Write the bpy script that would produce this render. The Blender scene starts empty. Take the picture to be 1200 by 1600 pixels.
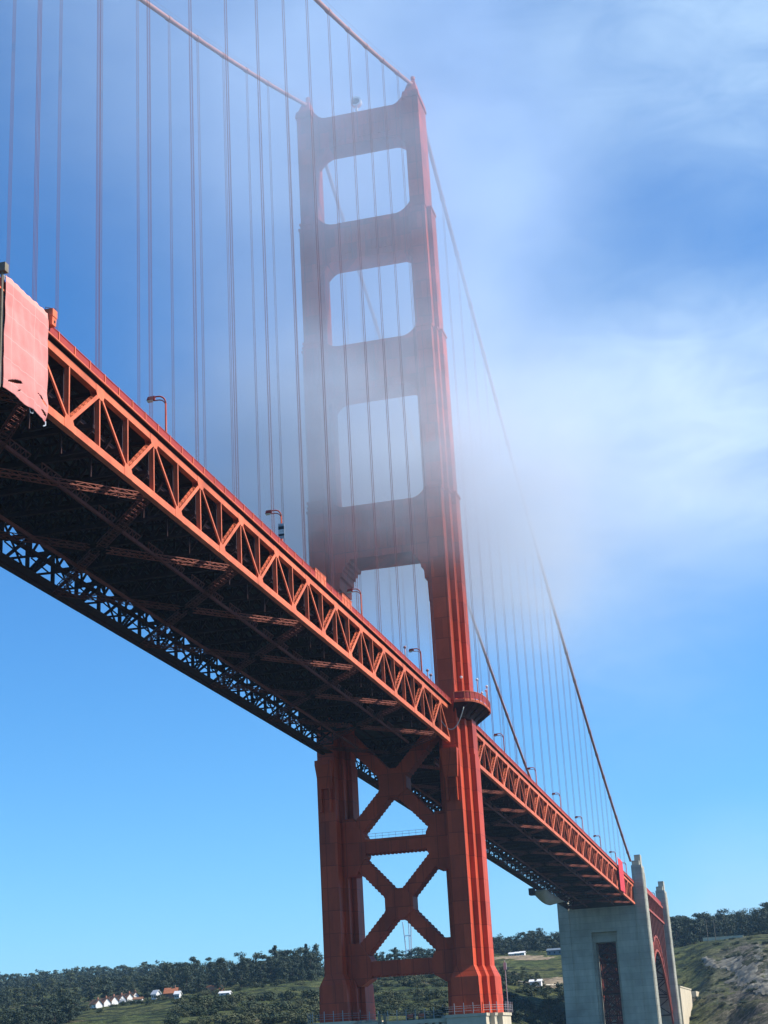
import bpy, math, random
from mathutils import Vector, Matrix
R = math.radians
S = bpy.context.scene
COL = S.collection

# ---------------------------------------------------------------- camera
CAM = Vector((81.406, -333.146, 4.210))
YAW, PITCH, ROLL, FPX = -0.239202, 0.327393, -0.056488, 2474.9
cy, sy, cp, sp = math.cos(YAW), math.sin(YAW), math.cos(PITCH), math.sin(PITCH)
fw = Vector((sy * cp, cy * cp, sp)); rt = Vector((cy, -sy, 0)); upv = rt.cross(fw)
cr, sr = math.cos(ROLL), math.sin(ROLL)
rr = rt * cr + upv * sr; uu = upv * cr - rt * sr
cam = bpy.data.objects.new('camera', bpy.data.cameras.new('camera'))
COL.objects.link(cam)
cam.matrix_world = Matrix(((rr.x, uu.x, -fw.x, CAM.x), (rr.y, uu.y, -fw.y, CAM.y), (rr.z, uu.z, -fw.z, CAM.z), (0, 0, 0, 1)))
cam.data.sensor_fit = 'VERTICAL'; cam.data.sensor_height = 24.0; cam.data.lens = FPX / 1600 * 24.0
cam.data.clip_start = 1.0; cam.data.clip_end = 40000
S.camera = cam

# ---------------------------------------------------------------- sun, sky, exposure
SUN_AZ, SUN_EL = R(14), R(44)       # measured from +X (west) towards +Y (south)
SD = Vector((math.cos(SUN_EL) * math.cos(SUN_AZ), math.cos(SUN_EL) * math.sin(SUN_AZ), math.sin(SUN_EL)))
sl = bpy.data.lights.new('sun', 'SUN'); sl.energy = 5.0; sl.angle = R(0.5); sl.color = (1.0, 0.93, 0.84)
so = bpy.data.objects.new('sun', sl); COL.objects.link(so)
so.rotation_euler = (-SD).to_track_quat('-Z', 'Y').to_euler()
S.view_settings.view_transform = 'Standard'; S.view_settings.look = 'None'
S.view_settings.exposure = 0.65; S.view_settings.gamma = 1.0; S.view_settings.use_curve_mapping = False

W = bpy.data.worlds.new('World'); S.world = W; W.use_nodes = True
nt = W.node_tree; nt.nodes.clear()
def N(t, **k):
    n = nt.nodes.new(t)
    for a, b in k.items(): setattr(n, a, b)
    return n
def L(a, b): nt.links.new(a, b)
def math_n(op, a, b=None, c=None, clamp=False):
    n = N('ShaderNodeMath', operation=op, use_clamp=clamp)
    for i, v in enumerate((a, b, c)):
        if v is None: continue
        if isinstance(v, (int, float)): n.inputs[i].default_value = v
        else: L(v, n.inputs[i])
    return n.outputs[0]
def ramp(v, pts):
    n = N('ShaderNodeValToRGB'); L(v, n.inputs[0])
    e = n.color_ramp.elements
    while len(e) < len(pts): e.new(0.5)
    for i, (p, c) in enumerate(pts):
        e[i].position = p; e[i].color = c if isinstance(c, tuple) else (c, c, c, 1)
    return n.outputs[0]
def pix_dir(x, y):
    return (rr * ((x - 600) / FPX) + uu * ((800 - y) / FPX) + fw).normalized()
sky = N('ShaderNodeTexSky', sky_type='NISHITA', sun_disc=False, sun_elevation=SUN_EL, sun_rotation=R(76), altitude=10.0,
        air_density=1.0, dust_density=0.3, ozone_density=3.0)
hs = N('ShaderNodeHueSaturation'); hs.inputs['Hue'].default_value = 0.505; hs.inputs['Saturation'].default_value = 1.08; hs.inputs['Value'].default_value = 1.0
tn = N('ShaderNodeMixRGB', blend_type='MULTIPLY'); tn.inputs[0].default_value = 1.0; tn.inputs[2].default_value = (0.57, 0.95, 1.20, 1)
L(sky.outputs[0], tn.inputs[1]); L(tn.outputs[0], hs.inputs['Color'])
tc = N('ShaderNodeTexCoord')
# soft streaky high cloud, in world directions
mp = N('ShaderNodeMapping'); mp.inputs['Scale'].default_value = (5.0, 5.0, 13.0); mp.inputs['Rotation'].default_value = (0.0, R(14), 0)
L(tc.outputs['Generated'], mp.inputs[0])
nz = N('ShaderNodeTexNoise'); nz.inputs['Scale'].default_value = 1.0; nz.inputs['Detail'].default_value = 5.0; nz.inputs['Roughness'].default_value = 0.5; nz.inputs['Distortion'].default_value = 0.6
L(mp.outputs[0], nz.inputs['Vector'])
mp2 = N('ShaderNodeMapping'); mp2.inputs['Scale'].default_value = (13.0, 13.0, 34.0); mp2.inputs['Rotation'].default_value = (R(12), R(20), 0)
L(tc.outputs['Generated'], mp2.inputs[0])
nz2 = N('ShaderNodeTexNoise'); nz2.inputs['Scale'].default_value = 1.0; nz2.inputs['Detail'].default_value = 8.0; nz2.inputs['Roughness'].default_value = 0.62; nz2.inputs['Distortion'].default_value = 1.2
L(mp2.outputs[0], nz2.inputs['Vector'])
nfac = ramp(math_n('ADD', math_n('MULTIPLY', nz.outputs['Fac'], 0.62), math_n('MULTIPLY', nz2.outputs['Fac'], 0.38)), [(0.34, 0.0), (0.66, 1.0)])
def blob(x, y, rad_px, amp):
    d = pix_dir(x, y)
    vm = N('ShaderNodeVectorMath', operation='DISTANCE'); L(tc.outputs['Generated'], vm.inputs[0]); vm.inputs[1].default_value = d
    n = N('ShaderNodeMapRange', interpolation_type='SMOOTHERSTEP'); L(vm.outputs['Value'], n.inputs[0])
    n.inputs[1].default_value = 0.0; n.inputs[2].default_value = rad_px / FPX; n.inputs[3].default_value = amp; n.inputs[4].default_value = 0.0
    return n.outputs[0]
BLOBS = [(1250, 650, 350, 1.0), (1010, 650, 290, 0.65), (780, 650, 250, 0.45), (930, 40, 290, 0.5), (1230, 70, 320, 0.75), (560, 50, 340, 0.3), (950, 880, 480, 0.36), (1020, 400, 480, 0.22), (1160, 1400, 190, 0.4), (900, 1420, 260, 0.2), (120, 40, 380, 0.12)]
acc = None
for b in BLOBS:
    o = blob(*b)
    acc = o if acc is None else math_n('ADD', acc, o)
mask = math_n('MULTIPLY', acc, math_n('MULTIPLY_ADD', nfac, 0.72, 0.38), clamp=True)
mx = N('ShaderNodeMixRGB'); L(mask, mx.inputs[0]); L(hs.outputs[0], mx.inputs[1]); mx.inputs[2].default_value = (4.1, 5.7, 7.5, 1)
bg = N('ShaderNodeBackground'); bg.inputs['Strength'].default_value = 0.098
L(mx.outputs[0], bg.inputs[0])
wo = N('ShaderNodeOutputWorld'); L(bg.outputs[0], wo.inputs[0])

S.cycles.max_bounces = 6; S.cycles.diffuse_bounces = 3; S.cycles.glossy_bounces = 2; S.cycles.transparent_max_bounces = 8
S.cycles.volume_bounces = 4; S.cycles.use_denoising = True
S.cycles.volume_step_rate = 1.0; S.cycles.volume_max_steps = 256

# ---------------------------------------------------------------- materials
def material(name, base, rough=0.6, var=0.12, vscale=0.35, spec=0.3, streak=0.0, build=None, metal=0.0):
    m = bpy.data.materials.new(name); m.use_nodes = True
    t = m.node_tree; b = t.nodes['Principled BSDF']
    b.inputs['Roughness'].default_value = rough; b.inputs['Specular IOR Level'].default_value = spec; b.inputs['Metallic'].default_value = metal
    co = t.nodes.new('ShaderNodeTexCoord')
    n1 = t.nodes.new('ShaderNodeTexNoise'); n1.inputs['Scale'].default_value = vscale; n1.inputs['Detail'].default_value = 6; n1.inputs['Roughness'].default_value = 0.6
    mpn = t.nodes.new('ShaderNodeMapping'); mpn.inputs['Scale'].default_value = (1, 1, 1 - 0.85 * streak)
    t.links.new(co.outputs['Object'], mpn.inputs[0]); t.links.new(mpn.outputs[0], n1.inputs['Vector'])
    mr = t.nodes.new('ShaderNodeMapRange'); mr.inputs[1].default_value = 0.3; mr.inputs[2].default_value = 0.7
    mr.inputs[3].default_value = 1 - var; mr.inputs[4].default_value = 1 + var
    t.links.new(n1.outputs['Fac'], mr.inputs[0])
    mu = t.nodes.new('ShaderNodeVectorMath'); mu.operation = 'SCALE'; mu.inputs[0].default_value = base
    t.links.new(mr.outputs[0], mu.inputs['Scale'])
    out = mu.outputs[0]
    if build: out = build(t, co, out, b)
    t.links.new(out, b.inputs['Base Color'])
    return m

def cell_tone(t, co, col, dx, dz, lo, hi, shift=0.5):
    """each plate / formwork lift has its own slightly different tone (repainting, separate pours)"""
    sx = t.nodes.new('ShaderNodeSeparateXYZ'); t.links.new(co.outputs['Object'], sx.inputs[0])
    def mth(op, a, v):
        n = t.nodes.new('ShaderNodeMath'); n.operation = op; t.links.new(a, n.inputs[0])
        if isinstance(v, (int, float)): n.inputs[1].default_value = v
        else: t.links.new(v, n.inputs[1])
        return n.outputs[0]
    zc = mth('FLOOR', mth('DIVIDE', sx.outputs[2], dz), 0)
    xc = mth('FLOOR', mth('ADD', mth('DIVIDE', mth('ADD', sx.outputs[0], mth('MULTIPLY', sx.outputs[1], 0.73)), dx), mth('MULTIPLY', zc, shift)), 0)
    cb = t.nodes.new('ShaderNodeCombineXYZ'); t.links.new(xc, cb.inputs[0]); t.links.new(zc, cb.inputs[1])
    wn = t.nodes.new('ShaderNodeTexWhiteNoise'); wn.noise_dimensions = '2D'; t.links.new(cb.outputs[0], wn.inputs['Vector'])
    r_ = t.nodes.new('ShaderNodeMapRange'); r_.inputs[3].default_value = lo; r_.inputs[4].default_value = hi; t.links.new(wn.outputs['Value'], r_.inputs[0])
    sc = t.nodes.new('ShaderNodeVectorMath'); sc.operation = 'SCALE'; t.links.new(col, sc.inputs[0]); t.links.new(r_.outputs[0], sc.inputs['Scale'])
    return sc.outputs[0]

def plates(dx, dz, dark, bump=0.0):
    """riveted plate seams: thin slightly darker lines on a regular grid in x+y / z"""
    def f(t, co, col, b):
        sx = t.nodes.new('ShaderNodeSeparateXYZ'); t.links.new(co.outputs['Object'], sx.inputs[0])
        def mth(op, a, v, c=None):
            n = t.nodes.new('ShaderNodeMath'); n.operation = op; t.links.new(a, n.inputs[0])
            if isinstance(v, (int, float)): n.inputs[1].default_value = v
            else: t.links.new(v, n.inputs[1])
            return n.outputs[0]
        line = mth('LESS_THAN', mth('FRACT', mth('DIVIDE', sx.outputs[2], dz), 0), 0.035)
        line2 = mth('LESS_THAN', mth('FRACT', mth('DIVIDE', mth('ADD', sx.outputs[0], sx.outputs[1]), dx), 0), 0.05)
        mxl = mth('MAXIMUM', line, line2)
        mm = t.nodes.new('ShaderNodeMixRGB'); mm.blend_type = 'MULTIPLY'; mm.inputs[2].default_value = (dark, dark, dark, 1)
        sc = mth('MULTIPLY', mxl, 0.8)
        t.links.new(sc, mm.inputs[0]); t.links.new(col, mm.inputs[1])
        # worn, chalky patches and rust runs
        n = t.nodes.new('ShaderNodeTexNoise'); n.inputs['Scale'].default_value = 0.9; n.inputs['Detail'].default_value = 8
        mp_ = t.nodes.new('ShaderNodeMapping'); mp_.inputs['Scale'].default_value = (1.2, 1.2, 0.08)
        t.links.new(co.outputs['Object'], mp_.inputs[0]); t.links.new(mp_.outputs[0], n.inputs['Vector'])
        r_ = t.nodes.new('ShaderNodeMapRange'); r_.inputs[1].default_value = 0.55; r_.inputs[2].default_value = 0.78; r_.inputs[3].default_value = 0; r_.inputs[4].default_value = 0.5
        t.links.new(n.outputs['Fac'], r_.inputs[0])
        m2 = t.nodes.new('ShaderNodeMixRGB'); m2.inputs[2].default_value = (0.30, 0.055, 0.03, 1)
        t.links.new(r_.outputs[0], m2.inputs[0]); t.links.new(mm.outputs[0], m2.inputs[1])
        return cell_tone(t, co, m2.outputs[0], 2.2, 4.6, 0.80, 1.18)
    return f

def concrete_build(t, co, col, b):
    sx = t.nodes.new('ShaderNodeSeparateXYZ'); t.links.new(co.outputs['Object'], sx.inputs[0])
    def mth(op, a, v):
        n = t.nodes.new('ShaderNodeMath'); n.operation = op; t.links.new(a, n.inputs[0]); n.inputs[1].default_value = v
        return n.outputs[0]
    ln = mth('LESS_THAN', mth('FRACT', mth('DIVIDE', sx.outputs[2], 2.6), 0), 0.06)
    a = t.nodes.new('ShaderNodeMixRGB'); a.blend_type = 'MULTIPLY'; a.inputs[2].default_value = (0.7, 0.72, 0.7, 1)
    t.links.new(ln, a.inputs[0]); t.links.new(col, a.inputs[1])
    n = t.nodes.new('ShaderNodeTexNoise'); n.inputs['Scale'].default_value = 0.5; n.inputs['Detail'].default_value = 8; n.inputs['Roughness'].default_value = 0.65
    mp_ = t.nodes.new('ShaderNodeMapping'); mp_.inputs['Scale'].default_value = (1, 1, 0.12)
    t.links.new(co.outputs['Object'], mp_.inputs[0]); t.links.new(mp_.outputs[0], n.inputs['Vector'])
    r_ = t.nodes.new('ShaderNodeMapRange'); r_.inputs[1].default_value = 0.42; r_.inputs[2].default_value = 0.66; r_.inputs[3].default_value = 0; r_.inputs[4].default_value = 0.6
    t.links.new(n.outputs['Fac'], r_.inputs[0])
    m2 = t.nodes.new('ShaderNodeMixRGB'); m2.inputs[2].default_value = (0.27, 0.27, 0.205, 1)
    t.links.new(r_.outputs[0], m2.inputs[0]); t.links.new(a.outputs[0], m2.inputs[1])
    return cell_tone(t, co, m2.outputs[0], 7.5, 2.6, 0.93, 1.06)

M_TOWER = material('tower_paint', (0.49, 0.060, 0.018), 0.55, 0.18, 0.25, 0.3, 0.5, plates(3.3, 4.6, 0.6))
M_TRUSS = material('truss_paint', (0.63, 0.148, 0.066), 0.6, 0.22, 0.5, 0.25, 0.2, lambda t, co, col, b: cell_tone(t, co, col, 3.8, 2.9, 0.86, 1.12, 0.0))
M_RAIL = material('railing_paint', (0.34, 0.034, 0.022), 0.6, 0.12, 1.2)
M_BRACE = material('shade_toned_brace_paint', (0.15, 0.040, 0.028), 0.7, 0.2, 0.8)  # shaded copy of the bracing paint, darkness put into the colour
M_LATERAL = material('sun_toned_lateral_paint', (0.28, 0.080, 0.050), 0.7, 0.25, 0.8)  # sunlit copy of the bracing paint, brightness put into the colour
M_SHED = material('blue_grey_shed', (0.13, 0.17, 0.20), 0.7, 0.15, 0.5)
M_ARCH = material('arch_paint', (0.34, 0.075, 0.048), 0.65, 0.2, 0.6)
M_TANBANK = material('tan_bank_soil', (0.20, 0.155, 0.095), 0.95, 0.4, 0.2)
M_UNDER = material('shade_toned_underdeck_paint', (0.042, 0.012, 0.010), 0.75, 0.25, 0.6)  # orange bridge paint with the underside's shade put into the colour
M_SLAB = material('deck_concrete', (0.06, 0.055, 0.052), 0.9, 0.2, 0.4)
M_CABLE = material('cable_paint', (0.44, 0.22, 0.20), 0.6, 0.1, 0.5)
M_ROPE = material('rope_paint', (0.23, 0.085, 0.090), 0.6, 0.1, 0.5)
M_CONC = material('weathered_concrete', (0.41, 0.395, 0.32), 0.9, 0.24, 0.12, 0.15, 0.0, concrete_build)
M_CONC2 = material('pale_concrete', (0.52, 0.45, 0.32), 0.9, 0.15, 0.3, 0.15, 0.6)
def tarp_build(t, co, col, b):
    sx = t.nodes.new('ShaderNodeSeparateXYZ'); t.links.new(co.outputs['Object'], sx.inputs[0])
    def mth(op, a, v):
        n = t.nodes.new('ShaderNodeMath'); n.operation = op; t.links.new(a, n.inputs[0]); n.inputs[1].default_value = v
        return n.outputs[0]
    l1 = mth('LESS_THAN', mth('FRACT', mth('DIVIDE', mth('ADD', sx.outputs[2], 0.4), 2.3), 0), 0.035)
    l2 = mth('LESS_THAN', mth('FRACT', mth('DIVIDE', sx.outputs[1], 4.7), 0), 0.018)
    top = mth('GREATER_THAN', sx.outputs[2], 76.6)
    for fac, c in ((l1, (0.70, 0.31, 0.27, 1)), (l2, (0.69, 0.30, 0.26, 1)), (mth('MULTIPLY', top, 0.55), (0.74, 0.38, 0.31, 1))):
        m_ = t.nodes.new('ShaderNodeMixRGB'); t.links.new(fac, m_.inputs[0]); t.links.new(col, m_.inputs[1]); m_.inputs[2].default_value = c; col = m_.outputs[0]
    return col
M_TARP = material('faded_pink_tarpaulin', (0.63, 0.225, 0.195), 0.75, 0.14, 0.35, 0.3, 0.0, tarp_build)
M_REDTARP = material('bright_red_tarpaulin', (0.62, 0.05, 0.06), 0.7, 0.1, 0.5)
M_DARK = material('dark_steel', (0.035, 0.03, 0.03), 0.6, 0.2, 1.0)
M_GALV = material('galvanised_steel', (0.36, 0.36, 0.35), 0.45, 0.15, 2.0)
M_WHITE = material('white_paint', (0.72, 0.71, 0.68), 0.6, 0.08, 1.0)
M_GLASS = material('lamp_glass', (0.62, 0.58, 0.40), 0.25, 0.05, 1.0)
M_BLACK = material('black_sign_paint', (0.02, 0.025, 0.035), 0.6, 0.1, 1.0)
M_SIGNGREY = material('sign_grey', (0.42, 0.45, 0.47), 0.6, 0.08, 1.0)
M_ROOF = material('brown_roof', (0.20, 0.10, 0.055), 0.85, 0.2, 1.0)
M_ORANGEROOF = material('orange_tile_roof', (0.36, 0.13, 0.06), 0.85, 0.2, 1.0)
M_BRICK = material('brick_wall', (0.30, 0.14, 0.085), 0.85, 0.2, 1.0)
M_WINDOW = material('window_glass', (0.03, 0.035, 0.045), 0.15, 0.1, 1.0)
M_NET = material('white_netting', (0.42, 0.46, 0.50), 0.8, 0.2, 0.6)
M_HOSE = material('grey_hose', (0.30, 0.33, 0.30), 0.6, 0.1, 1.0)
M_TIMBER = material('weathered_timber', (0.20, 0.17, 0.12), 0.9, 0.25, 1.0)
M_BARK = material('bark', (0.075, 0.055, 0.04), 0.9, 0.2, 1.0)
def leaf_mat(name, c, v=0.32):
    return material(name, c, 0.7, v, 0.22, 0.2)
M_LEAF = [leaf_mat('dark_cypress_foliage', (0.030, 0.048, 0.028)), leaf_mat('eucalyptus_foliage', (0.048, 0.068, 0.040)), leaf_mat('olive_foliage', (0.060, 0.075, 0.030))]
M_SHRUB = [leaf_mat('coastal_scrub_foliage', (0.035, 0.052, 0.022)), leaf_mat('pale_scrub_foliage', (0.075, 0.085, 0.035))]

# ---------------------------------------------------------------- mesh helpers
class MB:
    def __init__(s): s.v = []; s.f = []
    def box(s, x0, x1, y0, y1, z0, z1):
        b = len(s.v)
        s.v += [(x, y, z) for z in (z0, z1) for y in (y0, y1) for x in (x0, x1)]
        s.f += [tuple(b + i for i in q) for q in ((0, 2, 3, 1), (4, 5, 7, 6), (0, 1, 5, 4), (2, 6, 7, 3), (0, 4, 6, 2), (1, 3, 7, 5))]
        return s
    def beam(s, p, q, w, h, up=(0, 0, 1)):
        """rectangular bar; w along the side direction, h along the up direction"""
        p, q = Vector(p), Vector(q); d = (q - p).normalized(); u = Vector(up)
        a = d.cross(u)
        if a.length < 1e-5: a = d.cross(Vector((1, 0, 0)))
        a.normalize(); u = a.cross(d).normalized()
        b = len(s.v)
        for c in (p, q):
            for i, j in ((-1, -1), (1, -1), (1, 1), (-1, 1)):
                s.v.append(tuple(c + a * (w / 2 * i) + u * (h / 2 * j)))
        s.f += [tuple(b + i for i in qd) for qd in ((0, 3, 2, 1), (4, 5, 6, 7), (0, 1, 5, 4), (1, 2, 6, 5), (2, 3, 7, 6), (3, 0, 4, 7))]
        return s
    def tube(s, pts, r, n=8, cap=True):
        pts = [Vector(p) for p in pts]; b = len(s.v); rs = r if isinstance(r, (list, tuple)) else [r] * len(pts)
        ref = None
        for i, p in enumerate(pts):
            d = (pts[min(i + 1, len(pts) - 1)] - pts[max(i - 1, 0)]).normalized()
            if ref is None: ref = Vector((1, 0, 0)) if abs(d.x) < 0.9 else Vector((0, 1, 0))
            a = d.cross(ref).normalized(); c = a.cross(d).normalized(); ref = c
            for k in range(n):
                t = 2 * math.pi * k / n
                s.v.append(tuple(p + (a * math.cos(t) + c * math.sin(t)) * rs[i]))
        for i in range(len(pts) - 1):
            for k in range(n):
                s.f.append((b + i * n + k, b + i * n + (k + 1) % n, b + (i + 1) * n + (k + 1) % n, b + (i + 1) * n + k))
        if cap:
            s.f.append(tuple(b + k for k in range(n - 1, -1, -1))); s.f.append(tuple(b + (len(pts) - 1) * n + k for k in range(n)))
        return s
    def prism(s, loop0, loop1):
        """closed solid between two rings of the same length"""
        n = len(loop0); b = len(s.v); s.v += [tuple(p) for p in loop0] + [tuple(p) for p in loop1]
        for k in range(n): s.f.append((b + k, b + (k + 1) % n, b + n + (k + 1) % n, b + n + k))
        s.f.append(tuple(b + k for k in range(n - 1, -1, -1))); s.f.append(tuple(b + n + k for k in range(n)))
        return s
    def strip(s, top, bot, y0, y1):
        """solid of an XZ strip (lists of (x,z) top and bottom with equal x count) extruded in Y"""
        n = len(top); b = len(s.v)
        for y in (y0, y1):
            s.v += [(x, y, z) for x, z in top] + [(x, y, z) for x, z in bot]
        m = 2 * n
        for k in range(n - 1):
            s.f.append((b + k, b + n + k, b + n + k + 1, b + k + 1))
            s.f.append((b + m + k, b + m + k + 1, b + m + n + k + 1, b + m + n + k))
            s.f.append((b + k, b + k + 1, b + m + k + 1, b + m + k))
            s.f.append((b + n + k, b + m + n + k, b + m + n + k + 1, b + n + k + 1))
        s.f.append((b, b + m, b + m + n, b + n)); s.f.append((b + n - 1, b + 2 * n - 1, b + m + 2 * n - 1, b + m + n - 1))
        return s
    def mesh(s, name, mat, smooth=False):
        me = bpy.data.meshes.new(name); me.from_pydata(s.v, [], s.f); me.materials.append(mat)
        if smooth: me.polygons.foreach_set('use_smooth', [True] * len(me.polygons))
        me.update()
        import bmesh
        if len(s.f) < 60000:
            bm = bmesh.new(); bm.from_mesh(me); bmesh.ops.recalc_face_normals(bm, faces=bm.faces); bm.to_mesh(me); bm.free()
        return me
    def build(s, name, mat, parent=None, smooth=False):
        o = bpy.data.objects.new(name, s.mesh(name, mat, smooth)); COL.objects.link(o)
        if parent is not None: o.parent = parent
        return o

def tag(o, label=None, cat=None, group=None, kind=None):
    if label: o['label'] = label
    if cat: o['category'] = cat
    if group: o['group'] = group
    if kind: o['kind'] = kind
    return o
def empty(name, label, cat, group=None, loc=(0, 0, 0)):
    o = bpy.data.objects.new(name, None); COL.objects.link(o); o.location = loc; o.empty_display_size = 1.0
    return tag(o, label, cat, group)
def group_node(name, parent):
    o = bpy.data.objects.new(name, None); COL.objects.link(o); o.parent = parent
    return o
def zt(y):
    """height of the truss's upper node line along the bridge"""
    return 71.79 + (0.0147 * (-y) - 1e-5 * y * y if y < 0 else -0.0266 * y)
def cable_z(y):
    if y < 0: return 88.3 + 143 * ((640 + y) / 640) ** 2
    t = y / 341.0
    return 231.3 - 158.0 * t - 44.0 * t * (1 - t)
ORD = ['first', 'second', 'third', 'fourth', 'fifth', 'sixth', 'seventh', 'eighth', 'ninth', 'tenth', 'eleventh', 'twelfth', 'thirteenth', 'fourteenth',
       'fifteenth', 'sixteenth', 'seventeenth', 'eighteenth', 'nineteenth', 'twentieth', 'twenty-first', 'twenty-second']

# ================================================================ TERRAIN, WATER
def ray(x, y): return pix_dir(x, y)
def at_r(x, y, r):
    d = ray(x, y); h = math.hypot(d.x, d.y); return CAM + d * (r / h)
def interp(xs, ys, x):
    if x <= xs[0]: return ys[0]
    if x >= xs[-1]: return ys[-1]
    for i in range(len(xs) - 1):
        if x <= xs[i + 1]:
            t = (x - xs[i]) / (xs[i + 1] - xs[i]); return ys[i] + (ys[i + 1] - ys[i]) * t
random.seed(7)
def az_of(x, y=1560):
    d = ray(x, y); return math.atan2(d.x, d.y)
# columns of the hillside: image column -> list of (range, image row) of the ground there
COLS = [(-500, [(560, 1712), (640, 1650), (900, 1610), (1150, 1585), (1500, 1560), (2100, 1556)]),
        (0,    [(560, 1680), (640, 1622), (900, 1602), (1150, 1572), (1500, 1556), (2100, 1544)]),
        (160,  [(560, 1672), (640, 1610), (900, 1580), (1150, 1560), (1500, 1540), (2100, 1532)]),
        (300,  [(560, 1660), (640, 1603), (900, 1558), (1150, 1538), (1500, 1532), (2100, 1526)]),
        (430,  [(540, 1652), (640, 1602), (900, 1543), (1150, 1524), (1500, 1518), (2100, 1520)]),
        (520,  [(540, 1647), (640, 1600), (900, 1540), (1150, 1520), (1500, 1514), (2100, 1520)]),
        (640,  [(540, 1641), (640, 1592), (900, 1535), (1150, 1512), (1500, 1506), (2100, 1508)]),
        (770,  [(560, 1634), (660, 1582), (900, 1530), (1150, 1494), (1500, 1488), (2100, 1490)]),
        (860,  [(560, 1631), (680, 1606), (900, 1538), (1100, 1490), (1400, 1478), (2100, 1480)]),
        (960,  [(580, 1625), (780, 1612), (900, 1560), (1000, 1490), (1300, 1472), (2100, 1476)]),
        (1060, [(640, 1617), (800, 1612), (900, 1560), (990, 1488), (1300, 1470), (2100, 1476)]),
        (1130, [(640, 1613), (780, 1606), (860, 1548), (950, 1484), (1010, 1467), (2100, 1472)]),
        (1200, [(640, 1609), (740, 1592), (830, 1535), (930, 1474), (990, 1460), (2100, 1468)]),
        (1700, [(640, 1583), (700, 1550), (790, 1490), (910, 1430), (1300, 1424), (2100, 1432)])]
PROF = []
for x, pts in COLS:
    a = az_of(x); PROF.append((a, [p[0] for p in pts], [max(0.4, at_r(x, p[1], p[0]).z) for p in pts]))
def hash2(i, j):
    n = math.sin(i * 127.1 + j * 311.7) * 43758.5453
    return n - math.floor(n)
def vnoise(x, y):
    i, j = math.floor(x), math.floor(y); u, v = x - i, y - j
    u = u * u * (3 - 2 * u); v = v * v * (3 - 2 * v)
    return (hash2(i, j) * (1 - u) + hash2(i + 1, j) * u) * (1 - v) + (hash2(i, j + 1) * (1 - u) + hash2(i + 1, j + 1) * u) * v
def ground_polar(a, r):
    az = [p[0] for p in PROF]
    def col(k):
        rs, zs = PROF[k][1], PROF[k][2]
        if r < rs[0]: return zs[0] - (rs[0] - r) * 0.12
        return interp(rs, zs, r)
    if a <= az[0]: z = col(0)
    elif a >= az[-1]: z = col(len(az) - 1)
    else:
        for k in range(len(az) - 1):
            if a <= az[k + 1]:
                t = (a - az[k]) / (az[k + 1] - az[k]); t = t * t * (3 - 2 * t); z = col(k) * (1 - t) + col(k + 1) * t; break
    x, y = CAM.x + r * math.sin(a), CAM.y + r * math.cos(a)
    cliff = max(0.0, min(1.0, (a - az_of(1000)) / 0.03)) * max(0.0, min(1.0, (r - 620) / 60)) * max(0.0, min(1.0, (930 - r) / 150))
    u_ = x + 0.55 * (y - 450)
    g = (vnoise(u_ / 30, y / 90) - 0.5) * 13 + (vnoise(u_ / 11, y / 40) - 0.5) * 7 + (vnoise(u_ / 4.5, y / 16) - 0.5) * 3.2 + (vnoise(x / 2.2, y / 5) - 0.5) * 1.2
    s = (vnoise(x / 40, y / 40) - 0.5) * 3.0 + (vnoise(x / 13, y / 13) - 0.5) * 1.2
    return z + cliff * g + (1 - cliff) * s * max(0.0, min(1.0, (r - 560) / 80))
def ground(x, y):
    return ground_polar(math.atan2(x - CAM.x, y - CAM.y), math.hypot(x - CAM.x, y - CAM.y))

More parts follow.
